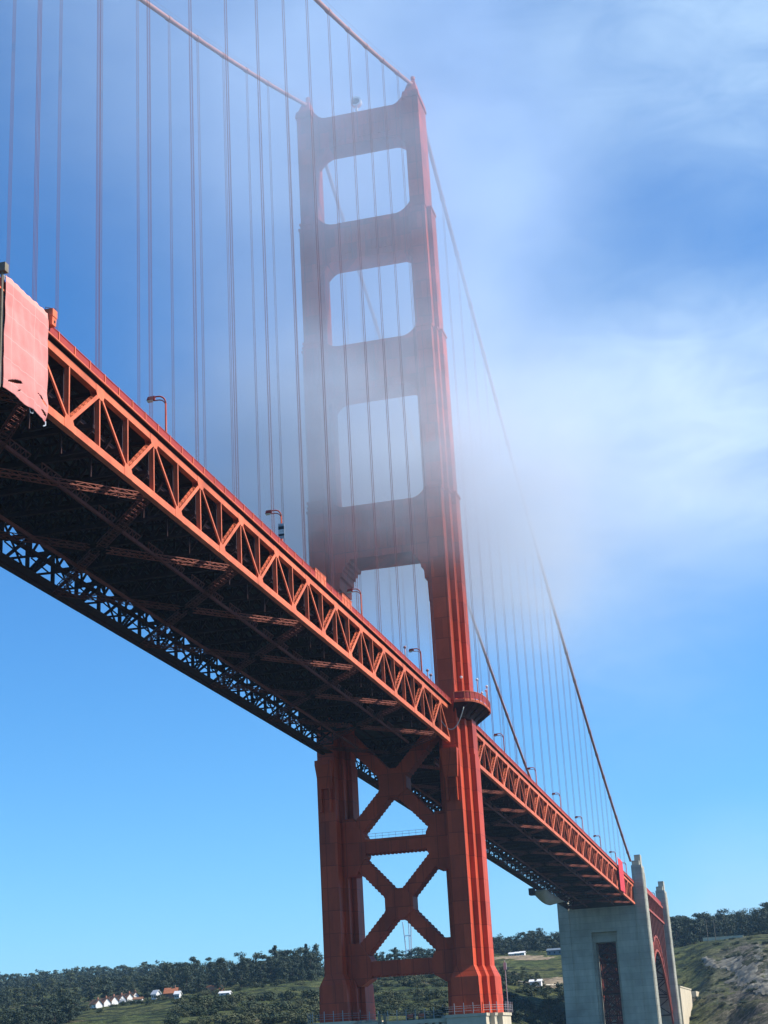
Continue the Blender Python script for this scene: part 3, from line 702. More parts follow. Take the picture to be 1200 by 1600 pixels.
def make_deck(name, label, ups, y_a, y_b, rail_a, rail_b, lat_parity, slope_detail):
    deck = empty(name, label, 'bridge deck', 'decks of the bridge')
    lo_y, hi_y = min(y_a, y_b), max(y_a, y_b)
    nearT = stiffening_truss(deck, 13.7, 1, ups, y_a, y_b, (M_TRUSS,))
    nearT['label'] = 'sunlit salmon red truss facing the viewer'
    farT = stiffening_truss(deck, -13.7, -1, ups, y_a, y_b, (M_UNDER,), slope_detail)  # far truss gets the shaded copy of the truss paint
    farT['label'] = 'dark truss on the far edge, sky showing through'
    seg = [rail_a + (rail_b - rail_a) * i / 30 for i in range(31)]
    m = MB()
    for a, b in zip(seg, seg[1:]):
        m.beam((0, a, zt(a) + 0.90), (0, b, zt(b) + 0.90), 21.6, 0.4)
    m.build('roadway_slab', M_SLAB, deck)
    for nm, mt, xs, dz, w_, h_ in (('sidewalk', M_UNDER, (12.6, -12.6), 1.10, 3.6, 0.20), ('fascia_girder', M_UNDER, (12.9, -12.9), 0.70, 0.3, 0.60), ('stringer', M_UNDER, (-9, -6, -3, 0, 3, 6, 9), 0.38, 0.35, 0.64)):  # shade below the deck edge is painted into sidewalk and fascia
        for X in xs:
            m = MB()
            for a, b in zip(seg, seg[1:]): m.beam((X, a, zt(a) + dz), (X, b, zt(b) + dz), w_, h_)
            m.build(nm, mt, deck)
    # transverse floor beams: shallow trusses across the deck
    ys = sorted([y for y in ups] + [y - PAN / 2 for y in ups])
    for y in ys:
        if not (lo_y + 1 < y < hi_y - 1): continue
        m = MB(); z = zt(y)
        m.box(-13.3, 13.3, y - 0.3, y + 0.3, z - 0.35, z + 0.08); m.box(-13.3, 13.3, y - 0.3, y + 0.3, z - 4.1, z - 3.6); m.box(-13.3, 13.3, y - 0.2, y + 0.2, z - 2.0, z - 1.75)
        for i in range(12):
            x0, x1 = -13.2 + i * 2.2, -13.2 + (i + 1) * 2.2
            za, zb = (z - 0.4, z - 3.6) if i % 2 == 0 else (z - 3.6, z - 0.4)
            m.beam((x0, y, za), (x1, y, zb), 0.30, 0.34, up=(0, 1, 0)); m.beam((x0, y, zb), (x1, y, za), 0.30, 0.22, up=(0, 1, 0)); m.beam((x1, y, z - 3.6), (x1, y, z - 0.35), 0.3, 0.3, up=(0, 1, 0))
        for sx_ in (1, -1):
            m.beam((sx_ * 13.2, y, z - 6.5), (sx_ * 9.4, y, z - 4.0), 0.30, 0.45, up=(0, 1, 0)); m.beam((sx_ * 13.2, y, z - 4.2), (sx_ * 10.6, y, z - 6.6), 0.2, 0.2, up=(0, 1, 0)); m.beam((sx_ * 13.2, y, z - 6.6), (sx_ * 9.4, y, z - 6.7), 0.25, 0.3, up=(0, 1, 0)); m.beam((sx_ * 9.4, y, z - 6.7), (sx_ * 9.4, y, z - 4.0), 0.25, 0.25, up=(0, 1, 0))
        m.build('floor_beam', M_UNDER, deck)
    # bottom lateral bracing: laced diagonals in a diamond pattern, two panels long
    def laced(p, q, wd, lab):
        m = MB(); p, q = Vector(p), Vector(q); d = (q - p).normalized(); s_ = d.cross(Vector((0, 0, 1))).normalized(); ln = (q - p).length
        for e in (-1, 1):
            for f_ in (-1, 1): m.beam(p + s_ * (e * wd / 2) + Vector((0, 0, f_ * 0.22)), q + s_ * (e * wd / 2) + Vector((0, 0, f_ * 0.22)), 0.09, 0.10)
        k = max(2, int(ln / 1.15))
        for i in range(k):
            e = 1 if i % 2 else -1
            a, b = p + d * (ln * i / k), p + d * (ln * (i + 1) / k)
            m.beam(a - s_ * (e * wd / 2) - Vector((0, 0, 0.24)), b + s_ * (e * wd / 2) - Vector((0, 0, 0.24)), 0.10, 0.05, up=(0, 0, 1))
            for f_ in (-1, 1): m.beam(a + s_ * (e * wd / 2) + Vector((0, 0, f_ * 0.22)), b - s_ * (e * wd / 2) + Vector((0, 0, f_ * 0.22)), 0.07, 0.05)
            for h in (-1, 1): m.beam(a + s_ * (h * wd / 2) + Vector((0, 0, 0.2 * e)), b + s_ * (h * wd / 2) - Vector((0, 0, 0.2 * e)), 0.05, 0.07)
        return m
    for i, y in enumerate(ups):
        if (i + lat_parity) % 2: continue
        for sx_ in (1, -1):
            for dy in (-PAN, PAN):
                y2 = y + dy
                if not (lo_y + 0.5 < y2 < hi_y + 8): continue
                laced((sx_ * 13.2, y, zt(y) - 6.95), (sx_ * 0.9, y2 - (0.07 * dy), zt(y2) - 6.95), 1.25, '').build('lateral_brace', M_LATERAL if sx_ > 0 and dy < 0 else M_BRACE, deck)  # braces the sun strikes take the brighter paint copy
    # longitudinal inspection rails with stubby lattice under the deck
    for X in (5.5, -5.5):
        m = MB(); a, b = lo_y + 2, hi_y - 2
        n_ = 20
        for i in range(n_):
            y0, y1 = a + (b - a) * i / n_, a + (b - a) * (i + 1) / n_
            m.beam((X, y0, zt(y0) - 6.95), (X, y1, zt(y1) - 6.95), 0.30, 0.42)
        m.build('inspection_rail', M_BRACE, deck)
    y = lo_y + 3
    while y < hi_y - 8:
        m = MB()
        for j in range(4):
            y0 = y + j * 1.25
            m.beam((5.5, y0, zt(y0) - 6.75), (5.5, y0 + 1.2, zt(y0) - 5.75), 0.09, 0.13, up=(1, 0, 0)); m.beam((5.5, y0, zt(y0) - 6.75), (5.5, y0, zt(y0) - 5.75), 0.09, 0.13, up=(1, 0, 0))
        m.beam((5.5, y, zt(y) - 5.75), (5.5, y + 5.0, zt(y + 5) - 5.75), 0.12, 0.12)
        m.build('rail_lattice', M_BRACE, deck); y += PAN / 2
    m = MB()
    for a, b in zip(seg, seg[1:]):
        if max(a, b) > hi_y + 1 or min(a, b) < lo_y - 1: continue
        m.beam((-12.3, a, zt(a) - 7.05), (-12.3, b, zt(b) - 7.05), 1.5, 0.12)
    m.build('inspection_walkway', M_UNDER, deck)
    for X, dz in ((-11.0, -2.2), (-11.6, -4.4), (11.2, -2.6)):
        m = MB()
        for a, b in zip(seg, seg[1:]):
            if max(a, b) > hi_y + 1 or min(a, b) < lo_y - 1: continue
            m.beam((X, a, zt(a) + dz), (X, b, zt(b) + dz), 0.5, 0.5)
        m.build('service_pipe', M_UNDER, deck)
    # railings
    for X, sd in ((14.36, 1), (-14.36, -1)):
        m = MB()
        for a, b in zip(seg, seg[1:]):
            m.beam((X, a, zt(a) + 1.67), (X, b, zt(b) + 1.67), 0.06, 0.92)
            m.beam((X, a, zt(a) + 2.16), (X, b, zt(b) + 2.16), 0.16, 0.10)
        rl = m.build('railing', M_RAIL, deck)
        m = MB()
        for a, b in zip(seg, seg[1:]): m.beam((X + sd * 0.10, a, zt(a) + 1.12), (X + sd * 0.10, b, zt(b) + 1.12), 0.10, 0.17)
        m.build('edge_beam', M_TRUSS, rl)  # brighter strip added as the sunlit edge of the darkened sidewalk
        m = MB(); y = min(rail_a, rail_b)
        while y < max(rail_a, rail_b):
            m = MB(); m.box(X - 0.05 + sd * 0.07, X + 0.05 + sd * 0.07, y - 0.09, y + 0.09, zt(y) + 1.2, zt(y) + 2.24); y += PAN / 4; m.build('railing_post', M_TRUSS, rl)
    return deck
UP_MAIN = [-(17.46 + PAN * k) for k in range(19)]
UP_SIDE = [13.1 + PAN * k for k in range(22)]
make_deck('main_span_deck', 'nearer red truss deck sloping in from the upper left to the tower', UP_MAIN, -9.9, -299, -299, 0, 0, True)
make_deck('side_span_deck', 'farther red truss deck running from the tower to the concrete pylon', UP_SIDE, 9.9, 339.5, 0, 339.5, 1, False)

# ================================================================ CABLES AND SUSPENDERS
def cable(X, label):
    c = empty('main_cable', label, 'bridge cable', 'the two main cables')
    ys = list(range(-330, 0, 15)) + list(range(0, 342, 11))
    m = MB(); m.tube([(X, y, cable_z(y)) for y in ys if y <= 0], 0.47, 12); m.tube([(X, y, cable_z(y)) for y in ys if y >= 0], 0.47, 12)
    m.build('wrapped_strand', M_CABLE, c, True)
    m = MB()
    for y in UP_MAIN + UP_SIDE[1:]:
        d = Vector((0, 1, cable_z(y + 0.5) - cable_z(y - 0.5))).normalized(); p = Vector((X, y, cable_z(y)))
        m = MB(); m.tube([p - d * 0.85, p + d * 0.85], 0.57, 12); m.build('cable_band', M_CABLE, c)
    m = MB()
    for s_ in (-0.42, 0.42):
        m.tube([(X + s_, y, cable_z(y) + 1.35) for y in ys], 0.02, 4, False)
    m.build('hand_line', M_ROPE, c)
cable(13.7, 'thick red main cable on the sunlit near side, dropping steeply right of the tower')
cable(-13.7, 'thick red main cable on the far side, seen through the tower openings')
def suspender(X, y, label, group, rad=0.023):
    e = empty('suspender', label, 'suspender ropes', group, (X, y, zt(y)))
    z0, z1 = zt(y) + 0.5, cable_z(y) - 0.3
    for a, b in ((-0.15, -0.14), (0.15, -0.14), (0.15, 0.14), (-0.15, 0.14)):
        m = MB(); m.tube([(a, b, z0 - zt(y)), (a, b, z1 - zt(y))], rad, 6, False); m.build('rope', M_ROPE, e, True)
for k, y in enumerate(UP_MAIN[:16]):
    if k <= 13: suspender(13.7, y, '%s set of near-side suspender ropes counted leftwards from the tower' % ORD[k], 'near suspenders left of the tower')
    suspender(-13.7, y, '%s set of far-side suspender ropes counted leftwards from the tower' % ORD[k], 'far suspenders left of the tower', 0.020)
for k, y in enumerate(UP_SIDE[1:21]):
    suspender(13.7, y, '%s set of near-side suspender ropes counted rightwards from the tower' % ORD[k], 'near suspenders right of the tower')
    if k < 18: suspender(-13.7, y, '%s set of far-side suspender ropes counted rightwards from the tower' % ORD[k], 'far suspenders right of the tower', 0.020)

# ================================================================ LAMPS, SIGN, TARPAULINS
def lamp_mesh():
    pole = MB(); pole.tube([(0, 0, -0.4), (0, 0, 0.5), (0, 0, 6.3)], [0.19, 0.15, 0.12], 8)
    arm = MB(); arm.tube([(0, 0, 6.3)] + [(-1.05 * (1 - math.cos(t)), 0, 6.3 + 1.05 * math.sin(t)) for t in [R(15 * i) for i in range(1, 7)]] + [(-1.9, 0, 7.35)], 0.10, 8)
    br = MB(); br.tube([(0, 0, 5.75)] + [(-0.95 * (1 - math.cos(t)), 0, 5.9 + 0.95 * math.sin(t)) for t in [R(15 * i) for i in range(1, 7)]] + [(-1.5, 0, 6.85)], 0.075, 6)
    head = MB(); head.prism([(-1.45, -0.26, 6.95), (-2.45, -0.30, 6.92), (-2.45, 0.30, 6.92), (-1.45, 0.26, 6.95)], [(-1.45, -0.17, 7.45), (-2.3, -0.2, 7.42), (-2.3, 0.2, 7.42), (-1.45, 0.17, 7.45)])
    lens = MB(); lens.prism([(-1.75, -0.2, 6.78), (-2.4, -0.22, 6.76), (-2.4, 0.22, 6.76), (-1.75, 0.2, 6.78)], [(-1.7, -0.24, 6.93), (-2.43, -0.27, 6.90), (-2.43, 0.27, 6.90), (-1.7, 0.24, 6.93)])
    return [('pole', pole.mesh('pole', M_TOWER, True)), ('arm', arm.mesh('arm', M_TOWER, True)), ('arm_brace', br.mesh('arm_brace', M_TOWER, True)), ('lamp_head', head.mesh('lamp_head', M_RAIL)), ('lens', lens.mesh('lens', M_GLASS))]
LM = lamp_mesh()
LAMPS = [(-163.2, 'street lamp on the main deck nearest the pink tarpaulin'), (-117.6, 'street lamp on the main deck carrying the white sign'),
         (-73.0, 'street lamp on the main deck seen against the lower tower opening at its left'), (-27.6, 'street lamp on the main deck close to the sunlit tower leg'),
         (62.0, 'street lamp on the far deck nearest the tower'), (110.8, 'street lamp on the far deck, second from the tower'), (155.0, 'street lamp on the far deck, third from the tower'),
         (203.5, 'street lamp on the far deck, fourth from the tower'), (249.5, 'street lamp on the far deck, fifth from the tower'), (295.0, 'street lamp on the far deck beside the red tarpaulin'),
         (330.0, 'street lamp on the far deck half hidden by the steep cable end'), (447.0, 'street lamp beyond the first concrete pylon')]
for y, lab in LAMPS:
    e = empty('street_lamp', lab, 'street lamp', 'lamps along the bridge deck', (12.9, y, zt(y) + 1.45))
    hd = None
    for nm, me in LM:
        o = bpy.data.objects.new(nm, me); COL.objects.link(o); o.parent = hd if nm == 'lens' else e
        if nm == 'lamp_head': hd = o
yl = -117.6
sg = empty('information_sign', 'white sign board with black bands strapped to a street lamp post', 'sign', None, (12.9, yl, zt(yl) + 1.45 + 3.9))
m = MB(); m.prism([(-0.48, -0.20, -1.25), (0.48, -0.20, -1.25), (0.48, -0.13, -1.25), (-0.48, -0.13, -1.25)], [(-0.48, -0.20, 1.15), (0.48, -0.20, 1.15), (0.48, -0.13, 1.15), (-0.48, -0.13, 1.15)]); m.build('board', M_SIGNGREY, sg)
m = MB(); m.box(-0.46, 0.46, -0.212, -0.203, 0.22, 0.72); m.box(-0.46, 0.46, -0.212, -0.203, -0.82, -0.5); m.build('black_band', M_BLACK, sg)
m = MB(); m.box(-0.42, 0.42, -0.212, -0.203, -0.38, 0.12); m.build('white_band', M_WHITE, sg)
random.seed(3)
m = MB()
for z, xs in ((0.86, 0.30), (-0.02, 0.36), (-0.2, 0.34), (-1.0, 0.34)):
    x = -xs
    while x < xs: w_ = random.uniform(0.05, 0.1); m.box(x, x + w_, -0.217, -0.2125, z - 0.035, z + 0.035); x += w_ + 0.03
m.build('lettering', M_BLACK, sg)
m = MB()
for z in (0.8, -0.9): m.tube([(0.14 * math.cos(t), 0.14 * math.sin(t), z) for t in [R(30 * i) for i in range(13)]], 0.03, 5)
m.build('strap', M_GALV, sg)
# globe lights on the round walkway and beside it
gl = [(20.0, -6.2, 'white globe light on the round walkway, leftmost of its cluster'), (20.6, 1.6, 'white globe light on the round walkway, tallest right of the first'), (19.6, 5.8, 'white globe light at the back of the round walkway'), (18.3, 7.6, 'short white globe light hidden farthest back on the round walkway')]
for x, y, lab in gl:
    e = empty('globe_light', lab, 'globe light', 'globe lights by the tower walkway', (x, y, PLATZ))
    m = MB(); m.tube([(0, 0, 0), (0, 0, 4.3)], 0.11, 8); m.build('pole', M_CABLE, e, True)
    m = MB(); m.tube([(0, 0, 4.2 + 0.3 * (1 - math.cos(t))) for t in [R(20 * i) for i in range(10)]], [max(0.02, 0.3 * math.sin(R(20 * i))) for i in range(10)], 10); m.build('globe', M_WHITE, e, True)
for y, dz, lab in ((24.0, 0, 'dark globe light on the far deck just below the round walkway'), (-41.5, 0, 'dark globe light standing alone on the main deck before the tower'), (-22.5, -0.3, 'dark globe light close to the tower leg, taller of a pair'), (-19.5, -0.6, 'dark globe light close to the tower leg, shorter of a pair')):
    e = empty('globe_light', lab, 'globe light', 'globe lights by the tower walkway', (12.9, y, zt(y) + 1.45))
    m = MB(); m.tube([(0, 0, 0), (0, 0, 4.0 + dz)], 0.11, 8); m.build('pole', M_CABLE, e, True)
    m = MB(); m.tube([(0, 0, 3.9 + dz + 0.3 * (1 - math.cos(t))) for t in [R(20 * i) for i in range(10)]], [max(0.02, 0.32 * math.sin(R(20 * i))) for i in range(10)], 10); m.build('globe', M_CABLE, e, True)
# roadside cabinets behind the railing
for y, lab in ((-103.0, 'low red steel cabinet on the main deck railing, left one of two'), (-88.0, 'low red steel cabinet on the main deck railing, right one of two')):
    m = MB(); z = zt(y); m.box(13.2, 14.44, y - 2.9, y + 2.9, z + 1.2, z + 2.75); m.box(13.1, 14.5, y - 3.0, y + 3.0, z + 2.75, z + 2.85)
    for j in (-1, 0, 1): m.box(14.44, 14.5, y + j * 1.8 - 0.06, y + j * 1.8 + 0.06, z + 1.3, z + 2.7)
    tag(m.build('equipment_cabinet', M_TRUSS), lab, 'cabinet', 'cabinets on the main deck')
# pink tarpaulin over scaffold
tp = empty('work_tarpaulin', 'faded pink tarpaulin screen with torn slits hung over the near truss', 'tarpaulin')
m = MB(); ny, nz = 96, 120
Y0, Y1, Z0, Z1 = -199.0, -208.2, 65.35, 77.25
torn = [((0.60, 0.17), (0.93, 0.075), 0.016), ((0.62, 0.10), (0.72, 0.05), 0.006), ((0.03, 0.135), (0.22, 0.19), 0.013), ((0.02, 0.045), (0.13, 0.075), 0.012)]
def in_tear(u, v):
    for (a0, b0), (a1, b1), w_ in torn:
        dx_, dz_ = a1 - a0, b1 - b0; t = ((u - a0) * dx_ + (v - b0) * dz_) / (dx_ * dx_ + dz_ * dz_)
        if 0 <= t <= 1:
            d = abs((u - a0) * dz_ - (v - b0) * dx_) / math.hypot(dx_, dz_)
            if d < w_ * (1 - abs(2 * t - 0.8) ** 2 * 0.7): return True
    return False
def tarp_x(u, v):
    sag = 0.05 * math.sin(math.pi * ((v * 4) % 1)) + 0.04 * math.sin(math.pi * ((u * 2) % 1))
    low = max(0.0, 1 - v * 3.2)
    fold = 0.05 * math.sin(u * 34 + 3 * math.sin(v * 5)) * (0.3 + 0.7 * abs(math.sin(v * 6.3))) + 0.16 * max(0.0, 1 - abs(u - 0.35 - 0.25 * v) * 9) * (1 - v)
    return 14.62 + sag + fold + (0.07 + 0.25 * low) * (vnoise(u * 5, v * 7) - 0.5) + (0.02 + 0.06 * low) * (vnoise(u * 22 + 9, v * 16) - 0.5)
for j in range(nz + 1):
    for i in range(ny + 1):
        u, v = i / ny, j / nz
        zb = 0.07 * math.sin(u * 9) * (1 - v) ** 3 - 0.10 * max(0.0, 1 - u * 14) * (1 - v) ** 6 - 0.10 * v ** 8 * math.sin(u * 21) ** 2
        m.v.append((tarp_x(u, v), Y0 + (Y1 - Y0) * u, Z0 + (Z1 - Z0) * v + zb))
for j in range(nz):
    for i in range(ny):
        if in_tear((i + 0.5) / ny, (j + 0.5) / nz): continue
        k = j * (ny + 1) + i; m.f.append((k, k + 1, k + ny + 2, k + ny + 1))
sh = m.build('sheet', M_TARP, tp, True)
sd_ = sh.modifiers.new('thick', 'SOLIDIFY'); sd_.thickness = 0.02
m = MB()
for y in (-199.6, -203.6, -207.9): m.tube([(14.3, y, 65.9), (14.3, y, 77.4)], 0.06, 6)
for z in (66.2, 69.2, 72.2, 75.2, 77.3): m.tube([(14.3, -199.2, z), (14.3, -208.6, z)], 0.05, 6)
m.build('scaffold_frame', M_GALV, tp)
m = MB(); m.tube([(14.5, -208.7, 65.2), (14.5, -208.7, 77.3)], 0.15, 8); m.box(14.1, 14.95, -209.0, -208.25, 77.3, 78.2); m.build('scaffold_mast', M_TIMBER, tp)
m = MB(); m.tube([(14.6, -201.8, 65.6), (14.6, -202.0, 65.1), (14.6, -202.5, 65.0), (14.6, -202.7, 65.5)], 0.05, 5); m.tube([(14.6, -199.2, 65.3), (14.7, -199.4, 64.8), (14.6, -199.7, 64.6)], 0.07, 5); m.build('tie_rope', M_NET, tp)
bx = empty('hoist_box', 'small faded red hoist box hung at the top corner of the pink tarpaulin', 'hoist box', None, (14.6, -198.45, 76.1))
m = MB(); m.prism([(-0.45, -0.42, 0), (0.4, -0.42, 0), (0.4, 0.42, 0), (-0.45, 0.42, 0)], [(-0.5, -0.48, 0.9), (0.45, -0.48, 0.9), (0.45, 0.48, 0.9), (-0.5, 0.48, 0.9)])
m.box(-0.55, 0.5, -0.53, 0.53, 0.92, 1.75); m.build('body', M_TRUSS, bx)
m = MB(); m.tube([(0.38, 0.05, 0.45), (0.47, 0.05, 0.45)], 0.14, 10); m.build('port', M_DARK, bx)
m = MB(); m.tube([(-0.4, -0.4, 1.75), (-0.4, -0.4, 2.05), (0.4, 0.4, 2.05), (0.4, 0.4, 1.75)], 0.035, 5); m.build('handle', M_DARK, bx)
# red tarpaulin on the farther deck
m = MB(); n1, n2 = 24, 40
for j in range(n2 + 1):
    for i in range(n1 + 1):
        u, v = i / n1, j / n2; y = 283 + 16 * u
        m.v.append((14.75 + 0.25 * math.sin(u * 25) * (0.4 + 0.6 * vnoise(u * 5, v * 8)) + 0.3 * v * (1 - v), y, zt(y) - 7.3 + 12.2 * v + 0.4 * (vnoise(u * 4, v * 3) - 0.5)))
for j in range(n2):
    for i in range(n1):
        k = j * (n1 + 1) + i; m.f.append((k, k + 1, k + n1 + 2, k + n1 + 1))
o = m.build('red_tarpaulin', M_REDTARP, None, True); o.modifiers.new('thick', 'SOLIDIFY').thickness = 0.03
tag(o, 'bright red tarpaulin hung over the farther deck truss near the pylon', 'tarpaulin')
# white net slung below the far truss near the pylon
net = empty('debris_net', 'white debris net slung in a belly below the far truss by the pylon', 'debris net')
m = MB(); n1, n2 = 30, 12
for j in range(n2 + 1):
    for i in range(n1 + 1):
        u, v = i / n1, j / n2; y = 262 + 46 * u
        z = zt(y) - 7.4 - 4.4 * math.sin(math.pi * min(1.0, u * 1.0)) ** 0.75 * (math.sin(math.pi * v) ** 0.7) * (1.0 - 0.55 * u)
        m.v.append((-16.5 + 6 * v, y, z + 0.3 * (vnoise(u * 12, v * 6) - 0.5)))
for j in range(n2):
    for i in range(n1):
        k = j * (n1 + 1) + i; m.f.append((k, k + 1, k + n1 + 2, k + n1 + 1))
o = m.build('netting', M_NET, net, True); o.modifiers.new('thick', 'SOLIDIFY').thickness = 0.03
m = MB(); m.box(-16.4, -14.6, 259.0, 263.5, 55.6, zt(260) - 6.9); m.build('mounting_frame', M_DARK, net)

# ================================================================ CONCRETE PYLONS, ARCH
def pylon(y0, y1, X, label):
    p = empty('concrete_pylon', label, 'pylon', 'concrete pylons of the bridge')
    m = MB(); ztop = zt(y0) - 7.4; xs = X - 4.6
    # wall with a tall opening: two piers, a lintel and stepped jambs (butted)
    m.box(-xs, -5.2, y0, y1, -1, ztop); m.box(5.2, xs, y0, y1, -1, ztop); m.box(-5.2, 5.2, y0, y1, 45.6, ztop)
    m.box(-5.2, -4.2, y0 + 2.0, y1, -1, 45.6); m.box(4.2, 5.2, y0 + 2.0, y1, -1, 45.6); m.box(-4.2, 4.2, y0 + 2.0, y1, 41.6, 45.6)
    m.build('portal_wall', M_CONC, p)
    for s_ in (1, -1):
        m = MB()
        def bx(xa, xb, ya, yb, za, zb, gx=0.0):
            a, b = s_ * xa, s_ * (xb + gx); t0, t1 = s_ * xa, s_ * xb
            m.prism([(a, ya, za), (b, ya, za), (b, yb, za), (a, yb, za)], [(t0, ya, zb), (t1, ya, zb), (t1, yb, zb), (t0, yb, zb)])
        top = zt(y0) + 8.6
        bx(xs, X - 0.38, y0 - 0.3, y1 + 0.3, -1, top, 0.55)
        q = m.build('shaft', M_CONC, p)
        m = MB(); bx(xs + 0.3, X - 1.3, y0 + 1.2, y1 - 4.5, top, top + 2.0); m.build('cap', M_CONC, q)
        m = MB(); bx(xs + 1.2, X - 0.9, y0 + 4.2, y1 - 1.0, top, top + 4.6); m.build('cap', M_CONC, q)
        for a, b in ((0.6, 3.2), (4.1, 6.9), (7.8, 10.4)):
            m = MB(); bx(X - 0.45, X - 0.12, y0 + a, y0 + b, -1, top - 1.2 - 1.5 * (a > 1), 0.6); m.build('rib', M_CONC, q)
    return p
pylon(340.0, 351.0, 18.4, 'nearer grey concrete pylon with a tall opening where the red deck lands')
pylon(440.0, 451.0, 18.6, 'farther grey concrete pylon behind the red steel arch')
arch = empty('arch_span', 'red steel arch span standing between the two concrete pylons', 'arch bridge')
def arc_z(y, rise, zb):
    t = (y - 395.5) / 46.0; return zb + rise * (1 - t * t)
for X in (15.8, -15.8, 5.3, -5.3):
    rib = group_node('arch_rib', arch)
    ys = [351.2 + 88.6 * i / 24 for i in range(25)]
    for nm, rise, zb in (('upper_chord', 34.5, 11.0), ('lower_chord', 33.5, 6.0)):
        m = MB()
        for a, b in zip(ys, ys[1:]): m.beam((X, a, arc_z(a, rise, zb)), (X, b, arc_z(b, rise, zb)), 0.8, 0.95)
        m.build(nm, M_ARCH, rib)
    m = MB()
    for i in range(24):
        a, b = ys[i], ys[i + 1]
        m.beam((X, a, arc_z(a, 34.5, 11)), (X, a, arc_z(a, 33.5, 6)), 0.4, 0.4, up=(0, 1, 0))
        m.beam((X, a, arc_z(a, 33.5, 6)), (X, b, arc_z(b, 34.5, 11)), 0.35, 0.35, up=(1, 0, 0))
    m.build('web', M_ARCH, rib)
for i in range(13):
    y = 354 + 83 * i / 12
    for X in (15.8, -15.8, 5.3, -5.3):
        m = MB(); m.beam((X, y, arc_z(y, 34.5, 11)), (X, y, zt(y) - 6.5), 0.9, 1.5, up=(0, 1, 0))
        m.build('spandrel_column', M_BRACE, arch)
for i in range(13):
    m = MB(); y = 352.5 + 86 * i / 12; z = arc_z(y, 33.5, 8.5)
    m.beam((-15.8, y, z), (15.8, y, z), 0.5, 0.5)
    for k, (xa, xb) in enumerate(((-15.8, -5.3), (-5.3, 5.3), (5.3, 15.8))):
        zz = z - 3; top = zt(y) - 8
        nseg = max(1, int((top - z) / 7))
        for s_ in range(nseg):
            za, zb = z + (top - z) * s_ / nseg, z + (top - z) * (s_ + 1) / nseg
            m.beam((xa, y, za), (xb, y, zb), 0.35, 0.35, up=(0, 1, 0)); m.beam((xb, y, za), (xa, y, zb), 0.35, 0.35, up=(0, 1, 0)); m.beam((xa, y, zb), (xb, y, zb), 0.35, 0.35)
    m.build('sway_bracing', M_UNDER, arch)  # shade inside the arch is put into the bracing and column colours
for y in (360, 368, 377):              # braced bents seen through the pylon opening
    m = MB()
    for i in range(7):
        z0 = 4 + 6.2 * i
        for xa, xb in ((-5.3, 0.0), (0.0, 5.3)):
            m.beam((xa, y, z0), (xb, y, z0 + 6.2), 0.4, 0.4, up=(0, 1, 0)); m.beam((xb, y, z0), (xa, y, z0 + 6.2), 0.4, 0.4, up=(0, 1, 0))
        m.beam((-5.3, y, z0 + 6.2), (5.3, y, z0 + 6.2), 0.5, 0.5)
    for X in (-5.3, 0.0, 5.3): m.beam((X, y, 2), (X, y, 47), 0.7, 0.7, up=(0, 1, 0))
    m.build('braced_bent', M_BRACE, arch)
for X in (16.4, -16.4):
    m = MB()
    for a, b in ((351.2, 380), (380, 410), (410, 439.8)):
        m.beam((X, a, zt(a) + 0.6), (X, b, zt(b) + 0.6), 0.6, 0.9); m.beam((X, a, zt(a) - 6.6), (X, b, zt(b) - 6.6), 0.6, 0.9)
    for i in range(13): y = 354 + 83 * i / 12; m.beam((X, y, zt(y) - 6.2), (X, y, zt(y) + 0.2), 0.5, 0.5, up=(0, 1, 0))
    m.build('deck_girder', M_ARCH, arch)
m = MB(); m.beam((0, 345, zt(345) + 1.3), (0, 480, zt(480) + 1.3), 31.5, 0.9); m.build('roadway_slab', M_SLAB, arch)
for X in (15.0, -15.0):
    m = MB(); m.beam((X, 351.2, zt(351) - 2.8), (X, 439.8, zt(440) - 2.8), 0.2, 6.6); m.build('girder_web', M_UNDER, arch)
for X in (16.0, -16.0):
    m = MB(); m.beam((X, 351.2, zt(351) + 2.5), (X, 480, zt(480) + 2.5), 0.1, 1.4); m.build('railing', M_RAIL, arch)
# anchorage blocks beyond the farther pylon
an = empty('anchorage_block', 'low pale concrete anchorage blocks catching the sun behind the pylons', 'anchorage')
m = MB(); m.box(-19.5, 19.6, 452, 520, -1, 25.0); m.box(-19.7, 19.85, 452, 520.2, 25.0, 25.6); m.build('block', M_CONC2, an)
m = MB(); m.box(-21, 21.6, 526, 620, -1, 24.6); m.box(-19.4, 19.3, 520.2, 526, -1, 23.0); m.build('block', M_CONC2, an)

